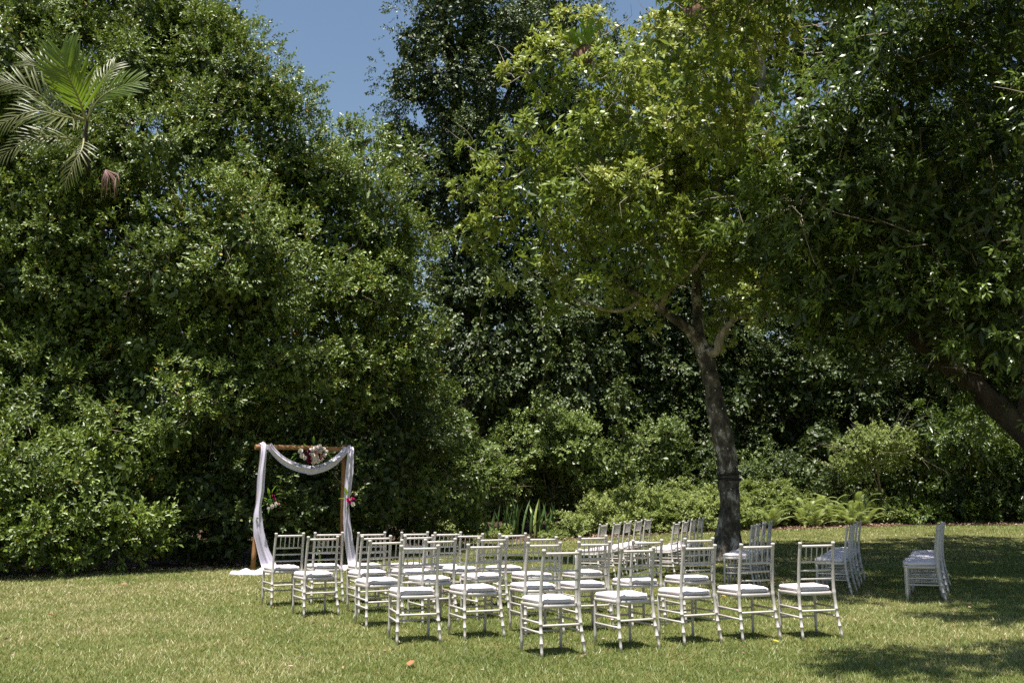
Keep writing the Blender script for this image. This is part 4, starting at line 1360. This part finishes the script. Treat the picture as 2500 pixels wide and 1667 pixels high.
for px, Y, n, sp, ax_, yaw, ph, grp in ROWS:
    x0 = P(px, 1290, Y)[0]
    for k in range(n):
        w = ORD[k] if not (n == 4 and k == 3) else 'farthest'
        a = math.radians(ax_)
        an = math.radians(yaw)
        # the post nearest the camera sits at x0; the middle of the back is .18 further along the row
        d = .18 + sp * k
        allch.append(place_chair(0, Y + d * math.sin(a), yaw + random.uniform(-2, 2), f'white cushioned chair, {w} {ph}', grp, world_x=x0 + d * math.cos(a) + random.uniform(-.015, .015)))
for i, c in enumerate(allch):
    for ch in [o for o in c.children if o.name.startswith('cushion')]:
        ch.data = CUSH[i % 4]

# ------------------------------------------------------------------ plants at the far side of the lawn
def strap_leaf_mesh(name, mat, bend, w=.035):
    b = MB(); vs = []
    n = 6
    for k in range(n + 1):
        t = k / n
        ww = w * (math.sin(.35 + 2.5 * t) ** .8) * (1 if k < n else .05)
        y = bend * t * t
        vs += [(-ww, y, t), (0, y + .3 * ww, t - bend * .2 * t * t), (ww, y, t)]
    b.add(vs, [f for k in range(n) for f in ((3 * k, 3 * k + 1, 3 * k + 4, 3 * k + 3), (3 * k + 1, 3 * k + 2, 3 * k + 5, 3 * k + 4))])
    return b.mesh(name, mat)


M['strap_leaf'] = plain('strap leaf green', (0.075, 0.13, 0.035), 0.4, 0.5, 0.1, 6, .35)
M['strap_leaf_light'] = plain('light strap leaf', (0.22, 0.27, 0.07), 0.45, 0.5, 0.1, 6, .3)
SL = [strap_leaf_mesh('leaf', M['strap_leaf'], bd) for bd in (.05, .25)] + [strap_leaf_mesh('leaf', M['strap_leaf_light'], .55, .045), strap_leaf_mesh('leaf', M['strap_leaf'], .4)]
strap_lb = ['strap leaved plant at the left end of its clump, behind the back row chairs', 'tall strap leaved plant, second in the clump', 'tallest strap leaved plant with upright blades in the middle of the clump',
            'strap leaved plant right of the tallest one, with a yellowing blade', 'strap leaved plant at the right end of the clump by the dark hollow', 'strap leaved plant among pale shrubs behind the row of five shaded chairs',
            'pale arching strap leaved plant left of the shaded row by the trunk']
for (px, py, h, n, mx), lb in zip([(1190, 1312, .75, 12, 0), (1225, 1312, .95, 14, 0), (1262, 1311, 1.15, 16, 0), (1305, 1311, 1.0, 14, 1), (1345, 1311, .9, 12, 0), (1530, 1300, .9, 14, 1), (1605, 1300, 1.0, 14, 2)], strap_lb):
    g = G(px, py)
    x, y = g[0] * (edge_y(g[0]) + .5) / g[1], edge_y(g[0]) + .55
    t = empty('strap_plant', (x, y, float(ground_z(x, y)) + .03))
    tag(t, lb, 'plant', 'strap leaved plants along the bed')
    for k in range(n):
        me = SL[(k % 2) if mx == 0 else (k % 3 if mx == 1 else random.choice((1, 2, 2, 3)))]
        o = link_mesh('leaf', me, t, (random.uniform(-.16, .16), random.uniform(-.14, .14), 0), (random.uniform(-.2, .35), random.uniform(-.15, .15), random.uniform(0, 6.28)))
        s = h * random.uniform(.6, 1.1)
        o.scale = (s, s, s)


def fern_frond_mesh(k):
    """one arching frond: a midrib with close leaflets both sides"""
    b = MB()
    n = 26
    pts = []
    for i in range(n + 1):
        t = i / n
        pts.append(Vector((0, .85 * t ** 1.1, .62 * math.sin(t * 2.1) * (1 - .25 * k) - .1 * k * t)))
    b.tube(pts[::5] + [pts[-1]], .004, 3, cap=False)
    for i in range(2, n):
        t = i / n
        l = .12 * math.sin(math.pi * min(1, .12 + t * .88)) ** .8 + .012
        tg = (pts[i + 1] - pts[i]).normalized()
        for s in (-1, 1):
            d = (Vector((s, 0, 0)) + tg * .45 + Vector((0, 0, -.2))).normalized()
            w = tg * .014
            p = pts[i]
            b.add([p - w, p + w, p + d * l * .6 + w * .8 + Vector((0, 0, .008)), p + d * l, p + d * l * .6 - w * .8], [(0, 1, 2, 4), (4, 2, 3)])
    me = b.mesh('frond', M['leaf_fern'], False)
    at = me.attributes.new('tint', 'FLOAT', 'FACE')
    at.data.foreach_set('value', np.clip(rng.normal(.5 + .12 * k, .12, len(me.polygons)), 0, 1).astype(np.float32))
    return me


FF = [fern_frond_mesh(k) for k in range(3)]
for i, (px, dd, s) in enumerate([(1840, .9, 1.0), (1885, .5, .9), (1920, 1.3, 1.15), (1965, .7, 1.0), (2000, 1.5, 1.2), (2040, .8, 1.05), (2075, 1.4, 1.2), (2110, .8, 1.0), (2150, 1.2, 1.0), (1990, .35, .8), (2080, .3, .8)]):
    g = G(px, 1290)
    yy = edge_y(g[0]) + dd
    xx = g[0] * yy / g[1]
    t = empty('sword_fern', (xx, yy, float(ground_z(xx, yy)) + .05))
    FO = ['first', 'second', 'third', 'fourth', 'fifth', 'sixth', 'seventh', 'eighth', 'ninth', 'tenth', 'last']
    nth = FO[sorted([1840, 1885, 1920, 1965, 2000, 2040, 2075, 2110, 2150, 1990, 2080]).index(px)]
    tag(t, f'pale sword fern, {nth} from the left in the bank right of the trunk', 'fern', 'sword ferns in the bank right of the trunk')
    for k in range(20):
        o = link_mesh('frond', FF[k % 3], t, (random.uniform(-.08, .08), random.uniform(-.08, .08), 0), (random.uniform(-.1, .45), random.uniform(-.15, .15), 2.4 * k + random.uniform(-.3, .3)))
        q = s * random.uniform(.75, 1.15)
        o.scale = (q, q, q)

low = [(1070, .6, .20, .35), (1130, .7, .3, .4), (1385, .5, .3, .38), (1425, .5, .25, .3), (1350, .35, .2, .2), (1460, 1.1, .5, .7), (1500, 1.2, .6, .7), (1550, 1.3, .7, .8), (1595, 1.0, .6, .7), (1640, .7, .55, .6), (1680, .6, .5, .55), (1730, .9, .6, .7),
       (1655, 1.6, .7, .9), (1830, 1.6, .8, .8), (1880, 1.8, .8, .9), (1930, 2.2, .7, .8), (1990, 2.4, .7, .7), (2060, 2.3, .7, .7), (2130, 2.0, .6, .6), (2180, 1.2, .5, .4), (1510, .5, .35, .3), (1570, .5, .4, .4), (1620, .4, .35, .4), (1700, .4, .4, .45), (1822, .5, .35, .4),
       (1240, .35, .15, .18), (1180, .35, .2, .2)]
for i, (px, dd, r, h) in enumerate(low):
    g = G(px, 1300)
    yy = edge_y(g[0]) + dd
    xx = g[0] * yy / g[1]
    t = empty('leafy_plant', (xx, yy, 0))
    where = 'left of the row of five shaded chairs' if px < 1450 else ('between the row of five shaded chairs and the trunk' if px < 1770 else 'behind the ferns right of the trunk')
    if px < 1200: where = 'behind the back row of chairs, right of the arch'
    nn_ = sorted(l_[0] for l_ in low if (l_[0] < 1200, l_[0] < 1450, l_[0] < 1770) == (px < 1200, px < 1450, px < 1770)).index(px)
    nn_ = ['first', 'second', 'third', 'fourth', 'fifth', 'sixth', 'seventh', 'eighth', 'ninth', 'tenth', 'eleventh', 'twelfth', 'thirteenth'][nn_]
    tag(t, f'low leafy plant, {nn_} from left ' + where, 'plant', 'low leafy plants ' + where)
    h *= 1.35; r *= 1.15
    gz = float(ground_z(xx, yy))
    cr, q, nr = crown('foliage', M['leaf_fern'], [((xx, yy, gz + h * .5), (r * .8, r * .7, h * .62)), ((xx + r * .5, yy - .1, gz + h * .4), (r * .55, r * .5, h * .45))], dens=26, clump=.13, per=7, n=7, ll=.085, lw=.04, L=.14, gap=.12, gap_s=3, fill=1.6, tint=.38, tvar=.5, long_shoots=.04, droop=.15, rare=.004)
    cr.parent = t; cr.data.transform(Matrix.Translation((-xx, -yy, 0)))
# dark low plants at the far right end of the lawn and ground cover under the shrubs on the left
for px, dd, r, h, lb in [(2240, 1.0, .6, .45, 'dark low plant at the far lawn edge, left of the glossy shrub'), (2320, 1.1, .7, .5, 'dark low plant under the glossy shrub at the far lawn edge'), (2400, 1.2, .7, .5, 'dark low plant at the far lawn edge, second from the right'), (2480, 1.2, .7, .55, 'dark low plant at the far lawn edge, farthest right')]:
    g = G(px, 1290); yy = edge_y(g[0]) + dd; xx = g[0] * yy / g[1]
    t = empty('dark_plant', (xx, yy, 0)); tag(t, lb, 'plant')
    cr, q, nr = crown('foliage', M['leaf_gloss'], [((xx, yy, float(ground_z(xx, yy)) + h * .5), (r, r * .7, h * .7))], dens=14, clump=.2, per=7, n=7, ll=.12, lw=.06, L=.2, gap=.15, gap_s=2, tint=.6)
    cr.parent = t; cr.data.transform(Matrix.Translation((-xx, -yy, 0)))

# ------------------------------------------------------------------ leaf litter and single fallen leaves
def on_bed(n, dmin, dmax, x0, x1):
    x = rng.uniform(x0, x1, n)
    d = dmin + (dmax - dmin) * rng.random(n) ** 1.5
    y = edge_y(x) + d
    return x, y, d


x, y, d = on_bed(11000, -0.25, 1.8, -12, 16)
keep = noise(np.stack([x, y, x * 0], 1), 1.1) > .35
x, y, d = x[keep], y[keep], d[keep]
z = ground_z(x, y) + np.interp(d, (-.3, 0, .12, .35, .8, 2), (.03, .03, .04, .055, .08, .12))
n = len(x)
leaf_object('bed_litter', M['litter'], [(np.stack([x, y, z], 1), rng.normal(0, 1, (n, 3)) * (1, 1, .25), UP + rng.normal(0, .35, (n, 3)), rng.uniform(.05, .12, n), rng.uniform(.025, .055, n), rng.random(n), .15, .1, 2)])
tag(bpy.data.objects['bed_litter'], 'brown fallen leaves littering the bare soil of the planting bed', 'leaf litter')
# thin scatter over the far lawn, nobody could count it
n = 900
y = rng.uniform(8, 27, n); x = rng.uniform(-.56, .56, n) * y
ok = y < edge_y(x); x, y = x[ok], y[ok]; n = len(x)
leaf_object('lawn_litter', M['litter'], [(np.stack([x, y, ground_z(x, y) + .035], 1), rng.normal(0, 1, (n, 3)) * (1, 1, .2), UP + rng.normal(0, .3, (n, 3)), rng.uniform(.02, .06, n), rng.uniform(.012, .03, n), rng.random(n), .15, .1, 2)])
tag(bpy.data.objects['lawn_litter'], 'small brown leaf bits scattered over the mown grass', 'leaf litter')


def fallen_mesh(mat):
    b = MB()
    vs, n = [], 5
    for k in range(n + 1):
        t = k / n
        w = .32 * math.sin(.25 + 2.6 * t) * (1 if k < n else .1)
        z = .22 * (t - .5) ** 2 + .05
        vs += [(-w, t - .5, z + w * .35), (0, t - .5, z - .02), (w, t - .5, z + w * .3)]
    b.add(vs, [f for k in range(n) for f in ((3 * k, 3 * k + 1, 3 * k + 4, 3 * k + 3), (3 * k + 1, 3 * k + 2, 3 * k + 5, 3 * k + 4))])
    return b.mesh('fallen_leaf', mat)


FL = {k: fallen_mesh(M[k]) for k in ('leaf_brown', 'leaf_yellow', 'leaf_orange')}
for px, py, s, k, lb in [(302, 1431, .16, 'leaf_brown', 'curled brown fallen leaf on the lawn below the left shrub'), (125, 1508, .15, 'leaf_brown', 'brown fallen leaf on open lawn near the left edge'), (668, 1486, .16, 'leaf_orange', 'orange fallen leaf beside the foot of the leftmost chair'),
                         (767, 1529, .13, 'leaf_brown', 'brown fallen leaf lying left of the second row of chairs'), (1003, 1630, .17, 'leaf_brown', 'large brown fallen leaf on the grass in front of the first near row chair'), (1478, 1605, .08, 'leaf_orange', 'small orange fallen leaf right of the closest chair'),
                         (1894, 1573, .10, 'leaf_yellow', 'pale yellow fallen leaf between the last two chairs of the nearest row'), (1768, 1461, .13, 'leaf_yellow', 'yellow fallen leaf in shade behind the nearest row, below the shaded side row'), (2131, 1638, .08, 'leaf_yellow', 'yellow fallen leaf in dappled light at the bottom right'),
                         (2383, 1512, .10, 'leaf_yellow', 'yellow fallen leaf on sunlit grass before the rightmost side row'), (905, 1594, .08, 'leaf_orange', 'tiny orange fallen leaf left of the nearest row'), (54, 1439, .12, 'leaf_brown', 'brown fallen leaf at the far left by the shrubs'),
                         (594, 1382, .2, 'leaf_brown', 'pale brown fallen leaf behind the pooled cloth of the arch')]:
    g = G(px, py)
    o = link_mesh('fallen_leaf', FL[k], None, (g[0], g[1], g[2] + .03), (random.uniform(-.3, .3), random.uniform(-.3, .3), random.uniform(0, 6)))
    o.scale = (s * .62, s * .62, s * .62)
    tag(o, lb, 'leaf', 'fallen leaves on the lawn')

# ------------------------------------------------------------------ grass blades
def grass_band(y0, y1, dens, h, w):
    a = 0.56 * (y1 * y1 - y0 * y0)
    n = int(a * dens)
    y = np.sqrt(rng.random(n) * (y1 * y1 - y0 * y0) + y0 * y0)
    x = rng.uniform(-.56, .56, n) * y
    ok = y < edge_y(x) + .06 * np.sin(x * 5)
    x, y = x[ok], y[ok]
    n = len(x)
    z = ground_z(x, y)
    P3 = np.stack([x, y, z], 1)
    patch = noise(P3, .45) * .6 + noise(P3 + 9, 2.2) * .4
    hh = h * rng.uniform(.5, 1.25, n) * (.75 + .5 * noise(P3 + 4, 3.0))
    lean = rng.normal(0, .62, (n, 2))
    tip = P3 + np.stack([lean[:, 0] * hh, lean[:, 1] * hh, hh], 1)
    an = rng.random(n) * 6.283
    sd = np.stack([np.cos(an), np.sin(an), an * 0], 1) * (w * rng.uniform(.6, 1.3, n) / 2)[:, None]
    v = np.stack([P3 - sd, P3 + sd, tip], 1).reshape(-1, 3)
    far = np.clip((y - 14) / 9, 0, 1)
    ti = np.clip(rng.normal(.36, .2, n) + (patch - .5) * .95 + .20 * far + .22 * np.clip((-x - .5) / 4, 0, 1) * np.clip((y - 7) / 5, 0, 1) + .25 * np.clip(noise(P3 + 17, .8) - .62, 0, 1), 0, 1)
    return v, ti


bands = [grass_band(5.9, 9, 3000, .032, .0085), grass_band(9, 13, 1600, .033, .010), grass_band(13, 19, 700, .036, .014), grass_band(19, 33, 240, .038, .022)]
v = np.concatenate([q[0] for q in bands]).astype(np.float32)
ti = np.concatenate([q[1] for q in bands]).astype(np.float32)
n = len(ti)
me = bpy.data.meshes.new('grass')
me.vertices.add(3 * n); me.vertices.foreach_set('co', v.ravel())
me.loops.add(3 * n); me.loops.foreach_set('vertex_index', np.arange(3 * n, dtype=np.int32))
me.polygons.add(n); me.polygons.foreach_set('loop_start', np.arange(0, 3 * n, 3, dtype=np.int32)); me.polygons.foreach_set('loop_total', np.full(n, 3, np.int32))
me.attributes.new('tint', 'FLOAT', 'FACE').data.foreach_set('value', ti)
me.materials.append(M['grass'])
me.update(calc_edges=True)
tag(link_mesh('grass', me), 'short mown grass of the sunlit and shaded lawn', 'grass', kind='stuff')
COUNT[0] += n
print('TRIS', COUNT[0], 'objects', len(COL.objects))
